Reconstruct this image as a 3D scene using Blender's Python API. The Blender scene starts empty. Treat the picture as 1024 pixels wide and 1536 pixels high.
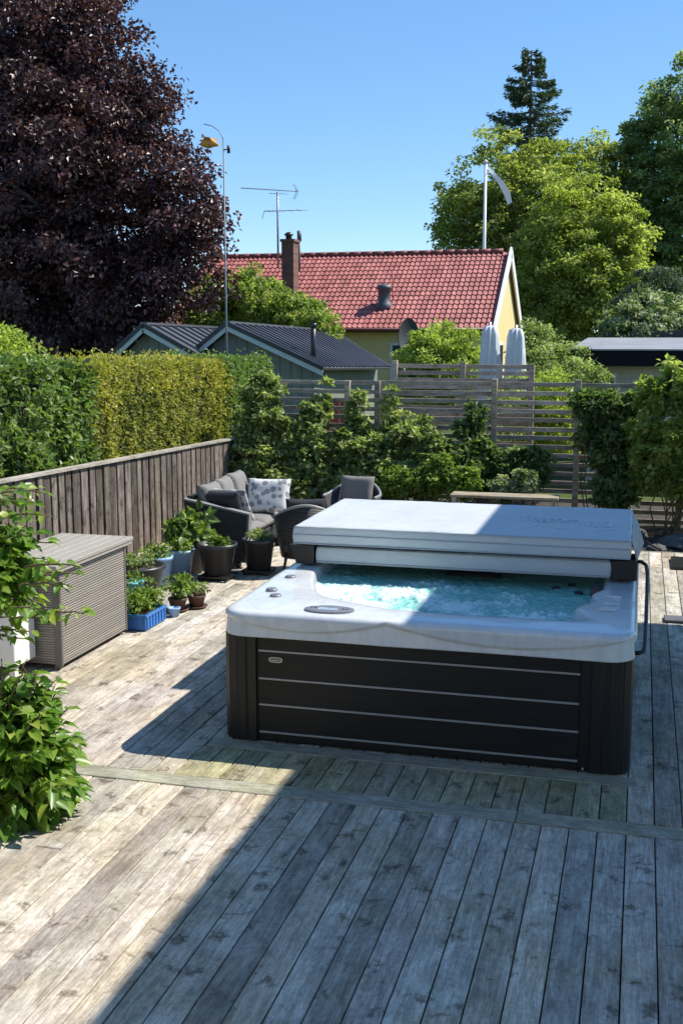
import bpy, math, random
import numpy as np
from math import sin, cos, pi, radians, atan2, hypot
from mathutils import Vector, noise

random.seed(7)
rng = np.random.default_rng(11)
SC = bpy.context.scene
COL = SC.collection

# ------------------------------------------------------------------ camera, sky, sun, exposure
CAM_H = 2.5
FPX = 1683.0
PITCH, YAW = radians(8.9), radians(14.9)
cd = bpy.data.cameras.new('camera')
cam = bpy.data.objects.new('camera', cd)
COL.objects.link(cam)
cam.location = (0, 0, CAM_H)
cam.rotation_euler = (pi / 2 - PITCH, 0, YAW)
cd.sensor_fit = 'VERTICAL'
cd.sensor_height = 24.0
cd.lens = FPX / 1536 * 24.0
cd.clip_start = 0.05
cd.clip_end = 2000
SC.camera = cam
SC.render.resolution_x = 682
SC.render.resolution_y = 1024

SUN_DIR = Vector((0.70, 0.40, 1.0)).normalized()
W = bpy.data.worlds.new('World')
SC.world = W
W.use_nodes = True
wn = W.node_tree
wn.nodes.clear()
sky = wn.nodes.new('ShaderNodeTexSky')
sky.sky_type = 'NISHITA'
sky.sun_disc = False
sky.sun_elevation = math.asin(SUN_DIR.z)
sky.sun_rotation = atan2(SUN_DIR.x, SUN_DIR.y)
sky.altitude = 2000
sky.air_density = 1.0
sky.dust_density = 0.0
sky.ozone_density = 6.0
bg = wn.nodes.new('ShaderNodeBackground')
bg.inputs['Strength'].default_value = 0.15
wo = wn.nodes.new('ShaderNodeOutputWorld')
gm = wn.nodes.new('ShaderNodeGamma')
gm.inputs['Gamma'].default_value = 0.7
hs_ = wn.nodes.new('ShaderNodeHueSaturation')
hs_.inputs['Saturation'].default_value = 1.25
hs_.inputs['Value'].default_value = 1.18
wn.links.new(sky.outputs[0], gm.inputs[0])
wn.links.new(gm.outputs[0], hs_.inputs['Color'])
wn.links.new(hs_.outputs[0], bg.inputs[0])
wn.links.new(bg.outputs[0], wo.inputs[0])
sl = bpy.data.lights.new('sun', 'SUN')
sl.energy = 4.0
sl.angle = radians(0.5)
sl.color = (1.0, 0.95, 0.86)
so = bpy.data.objects.new('sun', sl)
COL.objects.link(so)
so.rotation_euler = SUN_DIR.to_track_quat('Z', 'Y').to_euler()
SC.view_settings.view_transform = 'Standard'
SC.view_settings.look = 'None'
SC.view_settings.exposure = 0.82
SC.view_settings.gamma = 1.0
SC.view_settings.use_curve_mapping = False
SC.cycles.max_bounces = 6
SC.cycles.transparent_max_bounces = 8
SC.cycles.caustics_reflective = False
SC.cycles.caustics_refractive = False

# ------------------------------------------------------------------ surveying helper: where a sight line meets a plane y = Y
_fw = np.array([-sin(YAW) * cos(PITCH), cos(YAW) * cos(PITCH), -sin(PITCH)])
_rt = np.array([cos(YAW), sin(YAW), 0.0])
_up = np.cross(_rt, _fw)


def at(px, py, Y):
    r = _fw + _rt * (px - 512) / FPX + _up * (768 - py) / FPX
    t = Y / r[1]
    return Vector((r[0] * t, Y, CAM_H + r[2] * t))


# ------------------------------------------------------------------ mesh helpers
class MB:
    def __init__(s):
        s.v = []
        s.f = []
        s.c = []          # random colour per face group
        s.smooth = []

    def add(s, vs, fs, c=None, smooth=False):
        n = len(s.v)
        s.v.extend([tuple(p) for p in vs])
        if c is None:
            c = (random.random(), random.random(), random.random())
        s.f.extend([tuple(i + n for i in f) for f in fs])
        s.c.extend([c] * len(vs))
        s.smooth.extend([smooth] * len(fs))
        return s

    def box(s, x0, x1, y0, y1, z0, z1, b=0.0, c=None):
        if b <= 0:
            vs = [(x, y, z) for z in (z0, z1) for y in (y0, y1) for x in (x0, x1)]
            fs = [(0, 2, 3, 1), (4, 5, 7, 6), (0, 1, 5, 4), (1, 3, 7, 5), (3, 2, 6, 7), (2, 0, 4, 6)]
            return s.add(vs, fs, c)
        cx, cy, cz = (x0 + x1) / 2, (y0 + y1) / 2, (z0 + z1) / 2
        hx, hy, hz = abs(x1 - x0) / 2, abs(y1 - y0) / 2, abs(z1 - z0) / 2
        b = min(b, hx * .9, hy * .9, hz * .9)
        vs = []
        idx = {}
        for sx in (-1, 1):
            for sy in (-1, 1):
                for sz in (-1, 1):
                    for k in range(3):
                        p = [sx * hx, sy * hy, sz * hz]
                        for m in range(3):
                            if m != k:
                                p[m] -= (sx, sy, sz)[m] * b
                        idx[(sx, sy, sz, k)] = len(vs)
                        vs.append((cx + p[0], cy + p[1], cz + p[2]))
        fs = []
        for k in range(3):
            a, d = [m for m in range(3) if m != k]
            for sg in (-1, 1):
                q = []
                for (u, w) in ((-1, -1), (1, -1), (1, 1), (-1, 1)):
                    t = [0, 0, 0]
                    t[k] = sg
                    t[a] = u
                    t[d] = w
                    q.append(idx[(t[0], t[1], t[2], k)])
                fs.append(tuple(q))
        for k in range(3):          # bevel edges along axis k
            a, d = [m for m in range(3) if m != k]
            for u in (-1, 1):
                for w in (-1, 1):
                    t0 = [0, 0, 0]
                    t1 = [0, 0, 0]
                    t0[k] = -1
                    t1[k] = 1
                    for t in (t0, t1):
                        t[a] = u
                        t[d] = w
                    fs.append((idx[(*t0, a)], idx[(*t1, a)], idx[(*t1, d)], idx[(*t0, d)]))
        for sx in (-1, 1):
            for sy in (-1, 1):
                for sz in (-1, 1):
                    fs.append(tuple(idx[(sx, sy, sz, k)] for k in range(3)))
        return s.add(vs, fs, c)

    def bar(s, p0, p1, w, h, up=(0, 0, 1), c=None):
        p0 = Vector(p0)
        p1 = Vector(p1)
        d = (p1 - p0).normalized()
        upv = Vector(up)
        r = d.cross(upv)
        if r.length < 1e-4:
            r = d.cross(Vector((1, 0, 0)))
        r.normalize()
        u = r.cross(d).normalized()
        vs = []
        for p in (p0, p1):
            for a, b in ((-1, -1), (1, -1), (1, 1), (-1, 1)):
                vs.append(p + r * a * w / 2 + u * b * h / 2)
        fs = [(3, 2, 1, 0), (4, 5, 6, 7)] + [(i, (i + 1) % 4, (i + 1) % 4 + 4, i + 4) for i in range(4)]
        return s.add(vs, fs, c)

    def tube(s, pts, rad, seg=8, c=None, cap=True):
        pts = [Vector(p) for p in pts]
        if not hasattr(rad, '__len__'):
            rad = [rad] * len(pts)
        vs = []
        ref = None
        for i, p in enumerate(pts):
            d = (pts[min(i + 1, len(pts) - 1)] - pts[max(i - 1, 0)]).normalized()
            if ref is None:
                ref = d.cross(Vector((0.3, 0.2, 1)))
                if ref.length < .05:
                    ref = d.cross(Vector((1, 0, 0)))
            a = (ref - d * ref.dot(d)).normalized()
            ref = a
            b = d.cross(a)
            for k in range(seg):
                t = 2 * pi * k / seg
                vs.append(p + (a * cos(t) + b * sin(t)) * rad[i])
        fs = []
        for i in range(len(pts) - 1):
            for k in range(seg):
                k2 = (k + 1) % seg
                fs.append((i * seg + k, i * seg + k2, (i + 1) * seg + k2, (i + 1) * seg + k))
        if cap:
            fs.append(tuple(range(seg))[::-1])
            fs.append(tuple((len(pts) - 1) * seg + k for k in range(seg)))
        return s.add(vs, fs, c, smooth=True)

    def lathe(s, prof, cx, cy, seg=28, c=None, cz=0, sx=1, sy=1):
        vs = []
        for r, z in prof:
            for k in range(seg):
                t = 2 * pi * k / seg
                vs.append((cx + r * cos(t) * sx, cy + r * sin(t) * sy, cz + z))
        fs = []
        for i in range(len(prof) - 1):
            for k in range(seg):
                k2 = (k + 1) % seg
                fs.append((i * seg + k, i * seg + k2, (i + 1) * seg + k2, (i + 1) * seg + k))
        fs.append(tuple(range(seg))[::-1])
        fs.append(tuple((len(prof) - 1) * seg + k for k in range(seg)))
        return s.add(vs, fs, c, smooth=True)

    def prism(s, poly, z0, z1, c=None):
        n = len(poly)
        vs = [(x, y, z0) for x, y in poly] + [(x, y, z1) for x, y in poly]
        fs = [tuple(range(n))[::-1], tuple(range(n, 2 * n))]
        fs += [(i, (i + 1) % n, (i + 1) % n + n, i + n) for i in range(n)]
        return s.add(vs, fs, c)

    def plate(s, pts, th, c=None):          # quad in space with thickness along its normal
        pts = [Vector(p) for p in pts]
        n = (pts[1] - pts[0]).cross(pts[-1] - pts[0]).normalized()
        m = len(pts)
        vs = [p - n * th / 2 for p in pts] + [p + n * th / 2 for p in pts]
        fs = [tuple(range(m))[::-1], tuple(range(m, 2 * m))]
        fs += [(i, (i + 1) % m, (i + 1) % m + m, i + m) for i in range(m)]
        return s.add(vs, fs, c)


def obj(name, mb, mat, parent=None, org=None, smooth_angle=None):
    """link one mesh object; mb in world space, stored relative to org / parent origin"""
    if org is None:
        org = Vector(parent.get('_o', (0, 0, 0))) if parent is not None else Vector((0, 0, 0))
    org = Vector(org)
    me = bpy.data.meshes.new(name)
    me.from_pydata([(p[0] - org.x, p[1] - org.y, p[2] - org.z) for p in mb.v], [], mb.f)
    me.polygons.foreach_set('use_smooth', [bool(x) for x in mb.smooth])
    ca = me.color_attributes.new('rnd', 'FLOAT_COLOR', 'POINT')
    ca.data.foreach_set('color', np.array([(a, b, c, 1) for a, b, c in mb.c], dtype=np.float32).ravel())
    me.update()
    me.materials.append(mat)
    o = bpy.data.objects.new(name, me)
    COL.objects.link(o)
    if parent is not None:
        o.parent = parent
        po = Vector(parent['_o'])
        o.location = org - po
    else:
        o.location = org
    o['_o'] = tuple(org)
    return o


def thing(name, loc, label, cat, group=None, kind=None):
    o = bpy.data.objects.new(name, None)
    o.empty_display_size = .2
    COL.objects.link(o)
    o.location = loc
    o['_o'] = tuple(loc)
    return tag(o, label, cat, group, kind)


def tag(o, label=None, cat=None, group=None, kind=None):
    if label:
        o['label'] = label
    if cat:
        o['category'] = cat
    if group:
        o['group'] = group
    if kind:
        o['kind'] = kind
    return o


# ------------------------------------------------------------------ materials
class NT:
    def __init__(s, name):
        s.m = bpy.data.materials.new(name)
        s.m.use_nodes = True
        s.t = s.m.node_tree
        s.t.nodes.clear()
        s.out = s.t.nodes.new('ShaderNodeOutputMaterial')
        s.b = s.t.nodes.new('ShaderNodeBsdfPrincipled')
        s.t.links.new(s.b.outputs[0], s.out.inputs[0])

    def n(s, typ, **kw):
        nd = s.t.nodes.new('ShaderNode' + typ)
        for k, v in kw.items():
            if k.startswith('i_'):
                nd.inputs[k[2:].replace('_', ' ')].default_value = v
            else:
                setattr(nd, k, v)
        return nd

    def l(s, a, b):
        s.t.links.new(a, b)
        return b

    def coord(s, kind='Object', scale=(1, 1, 1), rndoff=0.0, rot=(0, 0, 0)):
        tc = s.n('TexCoord')
        mp = s.n('Mapping')
        mp.inputs['Scale'].default_value = scale
        mp.inputs['Rotation'].default_value = rot
        src = tc.outputs[kind]
        if rndoff:
            at_ = s.n('Attribute', attribute_name='rnd')
            vm = s.n('VectorMath', operation='MULTIPLY_ADD')
            vm.inputs[1].default_value = (rndoff, rndoff, rndoff)
            s.l(at_.outputs['Vector'], vm.inputs[0])
            s.l(src, vm.inputs[2])
            src = vm.outputs[0]
        s.l(src, mp.inputs[0])
        return mp.outputs[0]

    def noise(s, vec, scale, detail=4, rough=.6, dist=0):
        nd = s.n('TexNoise')
        nd.inputs['Scale'].default_value = scale
        nd.inputs['Detail'].default_value = detail
        nd.inputs['Roughness'].default_value = rough
        nd.inputs['Distortion'].default_value = dist
        s.l(vec, nd.inputs['Vector'])
        return nd.outputs['Fac']

    def ramp(s, fac, stops, interp='LINEAR'):
        r = s.n('ValToRGB')
        e = r.color_ramp.elements
        r.color_ramp.interpolation = interp
        while len(e) < len(stops):
            e.new(.5)
        for q, (p, c) in zip(e, stops):
            q.position = p
            q.color = (*c, 1) if len(c) == 3 else c
        s.l(fac, r.inputs[0])
        return r.outputs[0]

    def mix(s, fac, a, b, mode='MIX'):
        m = s.n('Mix', data_type='RGBA', blend_type=mode)
        for sock, v in ((m.inputs[0], fac), (m.inputs[6], a), (m.inputs[7], b)):
            if hasattr(v, 'links') or hasattr(v, 'is_linked'):
                s.l(v, sock)
            elif isinstance(v, (int, float)):
                sock.default_value = v
            else:
                sock.default_value = (*v, 1)
        return m.outputs[2]

    def math(s, op, a, b=0.0, c=0.0, clamp=False):
        m = s.n('Math', operation=op, use_clamp=clamp)
        for sock, v in zip(m.inputs, (a, b, c)):
            if hasattr(v, 'is_linked'):
                s.l(v, sock)
            else:
                sock.default_value = v
        return m.outputs[0]

    def bump(s, h, strength=.3, dist=.01):
        b = s.n('Bump')
        b.inputs['Strength'].default_value = strength
        b.inputs['Distance'].default_value = dist
        s.l(h, b.inputs['Height'])
        s.l(b.outputs[0], s.b.inputs['Normal'])
        return b

    def set(s, color=None, rough=None, metal=None, spec=None, **kw):
        if color is not None:
            if hasattr(color, 'is_linked'):
                s.l(color, s.b.inputs['Base Color'])
            else:
                s.b.inputs['Base Color'].default_value = (*color, 1)
        for k, v in (('Roughness', rough), ('Metallic', metal), ('Specular IOR Level', spec)):
            if v is not None:
                if hasattr(v, 'is_linked'):
                    s.l(v, s.b.inputs[k])
                else:
                    s.b.inputs[k].default_value = v
        return s


def simple(name, color, rough=.6, metal=0, var=.12, scale=12, bump=.05, spec=.5, rnd=0.0):
    t = NT(name)
    v = t.coord()
    f = t.noise(v, scale, 5)
    dark = tuple(max(0, c * (1 - var)) for c in color)
    lite = tuple(min(1, c * (1 + var)) for c in color)
    col = t.ramp(f, [(.3, dark), (.7, lite)])
    if rnd:
        a = t.n('Attribute', attribute_name='rnd')
        sp = t.n('SeparateXYZ')
        t.l(a.outputs['Vector'], sp.inputs[0])
        k = t.math('MULTIPLY_ADD', sp.outputs[0], rnd, 1 - rnd / 2)
        cm = t.n('CombineXYZ')
        for i in range(3):
            t.l(k, cm.inputs[i])
        col = t.mix(1.0, col, cm.outputs[0], 'MULTIPLY')
    t.set(col, rough, metal, spec)
    if bump:
        t.bump(t.noise(v, scale * 6, 4), bump, .01)
    return t.m


def wood(name, grain_axis, c_dark, c_mid, c_lite, tonevar=.35, rough=.85, knots=True, scale=1.0, stain=None, speck=.5):
    t = NT(name)
    sc = [34 * scale] * 3
    sc[grain_axis] = 2.6 * scale
    v = t.coord(scale=sc, rndoff=9.0)
    grain = t.noise(v, 1.0, 7, .7, .8)
    sc2 = [170 * scale] * 3
    sc2[grain_axis] = 9 * scale
    v2 = t.coord(scale=sc2, rndoff=5.0)
    fine = t.noise(v2, 1.0, 4, .7)
    col = t.ramp(grain, [(.30, c_dark), (.5, c_mid), (.70, c_lite)])
    fr = t.ramp(fine, [(.32, (.55, .55, .55)), (.58, (1.05, 1.05, 1.05))])
    col = t.mix(.7, col, fr, 'MULTIPLY')
    # weathering: blotches and fine mottling
    sc3 = [1.0] * 3
    sc3[grain_axis] = .55
    v3 = t.coord(scale=sc3, rndoff=3.0)
    blot = t.noise(v3, 7.0, 6, .7, .6)
    br = t.ramp(blot, [(.34, (.60, .585, .56)), (.50, (.92, .92, .91)), (.62, (1.14, 1.14, 1.14))])
    col = t.mix(.85, col, br, 'MULTIPLY')
    mott = t.noise(v3, 55.0, 4, .75)
    mr = t.ramp(mott, [(.36, (.62, .62, .60)), (.54, (1.05, 1.05, 1.05)), (.68, (1.25, 1.25, 1.27))])
    col = t.mix(speck, col, mr, 'MULTIPLY')
    if knots:
        v4r = t.coord(scale=(1, 1, 1), rndoff=13.0)
        sx4 = t.n('SeparateXYZ')
        t.l(v4r, sx4.inputs[0])
        cb4 = t.n('CombineXYZ')
        acr = 0 if grain_axis == 1 else 1
        t.l(t.math('MULTIPLY', sx4.outputs[acr], 4.2), cb4.inputs[0])
        t.l(t.math('MULTIPLY', sx4.outputs[grain_axis], 3.4), cb4.inputs[1])
        v4 = cb4.outputs[0]
        vo = t.n('TexVoronoi', feature='F1', voronoi_dimensions='2D')
        vo.inputs['Scale'].default_value = 1.0
        vo.inputs['Randomness'].default_value = 1.0
        wob = t.n('VectorMath', operation='MULTIPLY_ADD')
        nz = t.n('TexNoise')
        nz.inputs['Scale'].default_value = 4.5
        nz.inputs['Detail'].default_value = 5
        nz.inputs['Roughness'].default_value = .65
        t.l(v4, nz.inputs['Vector'])
        wob.inputs[1].default_value = (1.1, .75, .0)
        t.l(nz.outputs['Color'], wob.inputs[0])
        t.l(v4, wob.inputs[2])
        t.l(wob.outputs[0], vo.inputs['Vector'])
        # only some cells carry a knot; the knot is a dark heart with a broken ring
        cell = t.n('SeparateColor')
        t.l(vo.outputs['Color'], cell.inputs[0])
        has = t.math('GREATER_THAN', cell.outputs[0], .35)
        kn = t.ramp(vo.outputs['Distance'], [(.03, (.30, .27, .24)), (.085, (.50, .47, .43)), (.14, (.86, .85, .83)), (.20, (1, 1, 1))])
        col = t.mix(t.math('MULTIPLY', has, .85), col, t.mix(1.0, col, kn, 'MULTIPLY'))
        # dark grain swirls running across the board
        cb5 = t.n('CombineXYZ')
        t.l(t.math('MULTIPLY', sx4.outputs[acr], 5.0), cb5.inputs[0])
        t.l(t.math('MULTIPLY', sx4.outputs[grain_axis], 9.0), cb5.inputs[1])
        sm = t.noise(cb5.outputs[0], 1.0, 5, .62, 1.6)
        sr = t.ramp(sm, [(.60, (1, 1, 1)), (.655, (.58, .56, .53)), (.70, (.48, .46, .43)), (.74, (.85, .84, .83))])
        col = t.mix(.8, col, sr, 'MULTIPLY')
    a = t.n('Attribute', attribute_name='rnd')
    sp = t.n('SeparateXYZ')
    t.l(a.outputs['Vector'], sp.inputs[0])
    k = t.math('MULTIPLY_ADD', sp.outputs[0], tonevar, 1 - tonevar / 2)
    cm = t.n('CombineXYZ')
    t.l(t.math('MULTIPLY_ADD', sp.outputs[1], .06, .97), cm.inputs[0])
    cm.inputs[1].default_value = 1.0
    t.l(t.math('MULTIPLY_ADD', sp.outputs[2], .10, .93), cm.inputs[2])
    sc_ = t.n('VectorMath', operation='SCALE')
    t.l(cm.outputs[0], sc_.inputs[0])
    t.l(k, sc_.inputs['Scale'])
    col = t.mix(1.0, col, sc_.outputs[0], 'MULTIPLY')
    if stain:       # large patches of green-brown staining
        vs = t.coord()
        s1 = t.noise(vs, 1.1, 5, .65)
        fac = t.ramp(s1, [(.44, (0, 0, 0)), (.60, (1, 1, 1))])
        col = t.mix(t.math('MULTIPLY', fac, .6), col, t.mix(1.0, col, stain, 'MULTIPLY'))
    t.set(col, rough, 0, .25)
    h = t.math('ADD', t.math('ADD', grain, t.math('MULTIPLY', fine, .6)), t.math('MULTIPLY', mott, .5))
    t.bump(h, .6, .004)
    return t.m


def leafmat(name, stops, trans=.35, rough=.45, spec=.4, tintamt=.6):
    """stops: list of colours; the mix depends on the leaf and on the twig it grows on"""
    t = NT(name)
    g = t.n('NewGeometry')
    a = t.n('Attribute', attribute_name='tint')
    f = t.math('ADD', t.math('MULTIPLY', g.outputs['Random Per Island'], 1 - tintamt), t.math('MULTIPLY', a.outputs['Fac'], tintamt))
    n = len(stops)
    col = t.ramp(f, [(i / (n - 1), c) for i, c in enumerate(stops)])
    t.set(col, rough, 0, spec)
    tr = t.n('BsdfTranslucent')
    tc = t.mix(1.0, col, (1.25, 1.35, .55), 'MULTIPLY')
    t.l(tc, tr.inputs['Color'])
    ms = t.n('MixShader')
    ms.inputs[0].default_value = trans
    t.l(t.b.outputs[0], ms.inputs[1])
    t.l(tr.outputs[0], ms.inputs[2])
    t.l(ms.outputs[0], t.out.inputs[0])
    return t.m


M = {}
M['deck'] = wood('weathered_deck_wood', 1, (.32, .275, .23), (.52, .465, .40), (.67, .615, .54), .50, stain=(.82, .76, .60))
M['deck_x'] = wood('weathered_cross_wood', 0, (.27, .25, .21), (.40, .375, .32), (.50, .475, .42), .2, knots=False, stain=(.8, .82, .6))
M['deck_patch'] = wood('greenish_deck_wood', 1, (.26, .225, .16), (.42, .38, .275), (.58, .53, .40), .35, stain=(.8, .78, .5))
M['fence_wood'] = wood('old_fence_wood', 2, (.075, .055, .045), (.16, .128, .108), (.33, .29, .26), .8, scale=.9)
M['slat_wood'] = wood('grey_slat_wood', 0, (.27, .215, .17), (.46, .385, .32), (.62, .545, .47), .4, knots=False)
M['cap_wood'] = wood('pale_cap_wood', 1, (.30, .27, .23), (.42, .38, .33), (.55, .51, .46), .2, knots=False)
M['bench_wood'] = wood('bench_wood', 0, (.28, .23, .16), (.42, .35, .26), (.55, .47, .36), .2, knots=False)
M['bark'] = simple('bark', (.12, .10, .085), .9, var=.4, scale=9, bump=.6)
M['beech_bark'] = simple('beech_bark', (.14, .125, .12), .8, var=.3, scale=4, bump=.3)
M['stem'] = simple('green_stem', (.16, .13, .06), .7, var=.3, scale=20)
M['soil'] = simple('potting_soil', (.06, .045, .035), .95, var=.4, scale=40, bump=.8)
M['black_plastic'] = simple('black_plastic', (.03, .03, .034), .38, var=.15, scale=6, bump=.03)
M['dark_metal'] = simple('dark_metal', (.028, .026, .026), .35, metal=.3, var=.1, scale=10, bump=.02)
M['galv'] = simple('galvanised_metal', (.45, .46, .47), .45, metal=.8, var=.1, scale=20, bump=.02)
M['white_paint'] = simple('white_paint', (.76, .76, .74), .5, var=.05, scale=6, bump=.02)
M['blue_plastic'] = simple('blue_plastic', (.035, .17, .50), .35, var=.12, scale=7, bump=.02)
M['light_blue'] = simple('light_blue_plastic', (.27, .44, .72), .4, var=.08, scale=5, bump=.02)
M['teal'] = simple('teal_plastic', (.12, .42, .50), .4, var=.1, scale=7, bump=.02)
M['terracotta'] = simple('brown_plastic', (.11, .055, .04), .6, var=.2, scale=9, bump=.04)
M['grey_cushion'] = simple('grey_cushion', (.20, .19, .18), .95, var=.12, scale=60, bump=.3)
M['dark_cushion'] = simple('dark_cushion', (.035, .035, .04), .9, var=.2, scale=60, bump=.3)


# ------------------------------------------------------------------ foliage
def unit(a):
    return a / np.maximum(np.linalg.norm(a, axis=-1, keepdims=True), 1e-9)


def leaf_mesh(name, P, A, N, size, tint, mat, parent=None, org=(0, 0, 0), width=.55, fold=.18, fine=False):
    """P leaf bases, A along direction, N normal, size per leaf"""
    n = len(P)
    A = unit(A)
    S = unit(np.cross(A, N))
    U = np.cross(S, A)
    L = size[:, None]
    if not fine:
        pts = np.stack([P, P + A * L * .45 + S * L * width / 2 + U * L * fold,
                        P + A * L, P + A * L * .45 - S * L * width / 2 + U * L * fold], axis=1)
        k = 4
        faces = np.arange(n * 4).reshape(n, 4)
        loops = faces.ravel()
        nf = n
        starts = np.arange(nf) * 4
        tot = np.full(nf, 4)
    else:
        w = width / 2
        droop = -U * L * .12
        pts = np.stack([P,
                        P + A * L * .22 + S * L * w * .85 + U * L * fold * .8,
                        P + A * L * .22 - S * L * w * .85 + U * L * fold * .8,
                        P + A * L * .30 - U * L * .02,
                        P + A * L * .55 + S * L * w * .9 + U * L * fold * .7 + droop * .3,
                        P + A * L * .55 - S * L * w * .9 + U * L * fold * .7 + droop * .3,
                        P + A * L * .62 + droop * .4,
                        P + A * L * 1.0 + droop * 1.6], axis=1)
        k = 8
        q = np.array([[0, 1, 4, 3], [0, 3, 5, 2], [3, 4, 7, 6], [3, 6, 7, 5]])
        faces = (np.arange(n)[:, None, None] * 8 + q[None]).reshape(-1, 4)
        loops = faces.ravel()
        nf = n * 4
        starts = np.arange(nf) * 4
    o3 = np.array(org, dtype=float)
    co = (pts.reshape(-1, 3) - o3).astype(np.float32)
    me = bpy.data.meshes.new(name)
    me.vertices.add(len(co))
    me.vertices.foreach_set('co', co.ravel())
    me.loops.add(len(loops))
    me.loops.foreach_set('vertex_index', loops.astype(np.int32))
    me.polygons.add(nf)
    me.polygons.foreach_set('loop_start', starts.astype(np.int32))
    me.polygons.foreach_set('use_smooth', np.ones(nf, dtype=bool) if fine else np.zeros(nf, dtype=bool))
    me.update(calc_edges=True)
    me.validate()
    at_ = me.attributes.new('tint', 'FLOAT', 'POINT')
    at_.data.foreach_set('value', np.repeat(tint, k).astype(np.float32))
    me.materials.append(mat)
    o = bpy.data.objects.new(name, me)
    COL.objects.link(o)
    if parent is not None:
        o.parent = parent
        o.location = Vector(org) - Vector(parent['_o'])
    else:
        o.location = org
    o['_o'] = tuple(org)
    return o


def blob_leaves(blobs, n, clump=.5, clumps=None, shell=(.55, 1.05), flat=.6, droop=0.0, up=.35, size=(.08, .12), per=None, tipn=0):
    """scatter leaves in clumps through a set of ellipsoids (cx,cy,cz,rx,ry,rz[,weight])"""
    B = np.array([b[:6] for b in blobs], dtype=float)
    wts = np.array([(b[6] if len(b) > 6 else 1.0) * (b[3] * b[4] * b[5]) ** (2 / 3) for b in blobs])
    wts /= wts.sum()
    if clumps is None:
        clumps = max(10, n // 60)
    bi = rng.choice(len(B), clumps, p=wts)
    d = unit(rng.normal(size=(clumps, 3)))
    rr = rng.uniform(shell[0], shell[1], clumps)[:, None]
    cc = B[bi, :3] + d * rr * B[bi, 3:6]
    csize = clump * rng.uniform(.55, 1.35, clumps)
    ctint = np.clip(rng.normal(.5, .27, clumps), 0, 1)
    ci = rng.integers(0, clumps, n)
    q = rng.normal(size=(n, 3))
    q = unit(q) * (rng.uniform(0, 1, n) ** .5)[:, None]
    off = q * csize[ci][:, None] * np.array([1, 1, flat])
    if droop:
        h = np.hypot(off[:, 0], off[:, 1])
        off[:, 2] -= droop * h * h / np.maximum(csize[ci], .01)
    P = cc[ci] + off
    out = unit(d[ci] * .7 + off / np.maximum(csize[ci][:, None], .01) * .6)
    N = unit(out * .7 + rng.normal(size=(n, 3)) * .6 + np.array([0, 0, up]))
    A = unit(np.cross(N, rng.normal(size=(n, 3))) + out * .5 + np.array([0, 0, -.15 - droop * .4]))
    S = rng.uniform(size[0], size[1], n)
    T = np.clip(ctint[ci] + rng.normal(0, .10, n), 0, 1)
    return P, A, N, S, T, cc


def branch(mb, p0, p1, r0, r1, wob=.08, seg=7, n=6):
    p0 = Vector(p0)
    p1 = Vector(p1)
    L = (p1 - p0).length
    pts, rad = [], []
    for i in range(n + 1):
        t = i / n
        w = wob * L * sin(pi * t)
        pts.append(p0.lerp(p1, t) + Vector((random.uniform(-w, w), random.uniform(-w, w), random.uniform(-w, w) * .4 + .12 * L * t * (1 - t))))
        rad.append(r0 + (r1 - r0) * t)
    mb.tube(pts, rad, seg)


def tree(name, base, blobs, n, size, mat, label, cat='tree', group=None, clump=.6, trunk_r=.25, bark=None,
         limbs=14, trunk_top=.6, **kw):
    t = thing(name, base, label, cat, group)
    P, A, N, S, T, cc = blob_leaves(blobs, n, clump=clump, size=size, **kw)
    cx = sum(b[0] for b in blobs) / len(blobs)
    cy = sum(b[1] for b in blobs) / len(blobs)
    zt = max(b[2] + b[5] * .5 for b in blobs)
    mb = MB()
    base = Vector(base)
    top = Vector((cx, cy, base.z + (zt - base.z) * trunk_top))
    branch(mb, base, top, trunk_r, trunk_r * .4, .03, 10, 8)
    for i in range(limbs):
        k = random.randrange(len(cc))
        s = base.lerp(top, random.uniform(.35, 1.0))
        branch(mb, s, Vector(cc[k]), trunk_r * .3, trunk_r * .05, .08, 6, 6)
    obj('trunk', mb, bark or M['bark'], t)
    leaf_mesh('crown', P, A, N, S, T, mat, t, tuple(base))
    return t


def shrub(name, base, blobs, n, size, mat, label, cat='shrub', group=None, clump=.16, stems=10, fine=False, width=.6, **kw):
    t = thing(name, base, label, cat, group)
    P, A, N, S, T, cc = blob_leaves(blobs, n, clump=clump, size=size, **kw)
    mb = MB()
    for i in range(stems):
        k = random.randrange(len(cc))
        b = Vector(base) + Vector((random.uniform(-.08, .08), random.uniform(-.08, .08), 0))
        branch(mb, b, Vector(cc[k]), .012, .004, .08, 5, 5)
    obj('stems', mb, M['stem'], t)
    leaf_mesh('foliage', P, A, N, S, T, mat, t, tuple(base), fine=fine, width=width)
    return t


M['lf_purple'] = leafmat('copper_beech_leaf', [(.022, .008, .010), (.060, .020, .024), (.12, .042, .044), (.24, .14, .14)], .16, .45, .65)
M['lf_green'] = leafmat('mid_green_leaf', [(.07, .12, .03), (.18, .25, .065), (.34, .41, .13), (.56, .61, .30)], .6, .5, .35)
M['lf_lime'] = leafmat('lime_green_leaf', [(.13, .19, .035), (.28, .35, .075), (.43, .50, .14), (.60, .64, .28)], .6, .5, .35)
M['lf_dark'] = leafmat('dark_green_leaf', [(.03, .065, .02), (.08, .135, .045), (.17, .24, .09), (.34, .41, .22)], .48, .42, .5)
M['lf_tree'] = leafmat('olive_green_leaf', [(.07, .10, .025), (.18, .225, .06), (.34, .38, .12), (.54, .57, .28)], .58, .5, .35)
M['lf_tree_light'] = leafmat('light_olive_leaf', [(.09, .12, .03), (.22, .27, .07), (.38, .43, .13), (.56, .60, .28)], .58, .5, .35)
M['lf_deep'] = leafmat('deep_green_leaf', [(.06, .10, .035), (.16, .22, .08), (.30, .37, .16), (.50, .56, .32)], .58, .42, .5)
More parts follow.
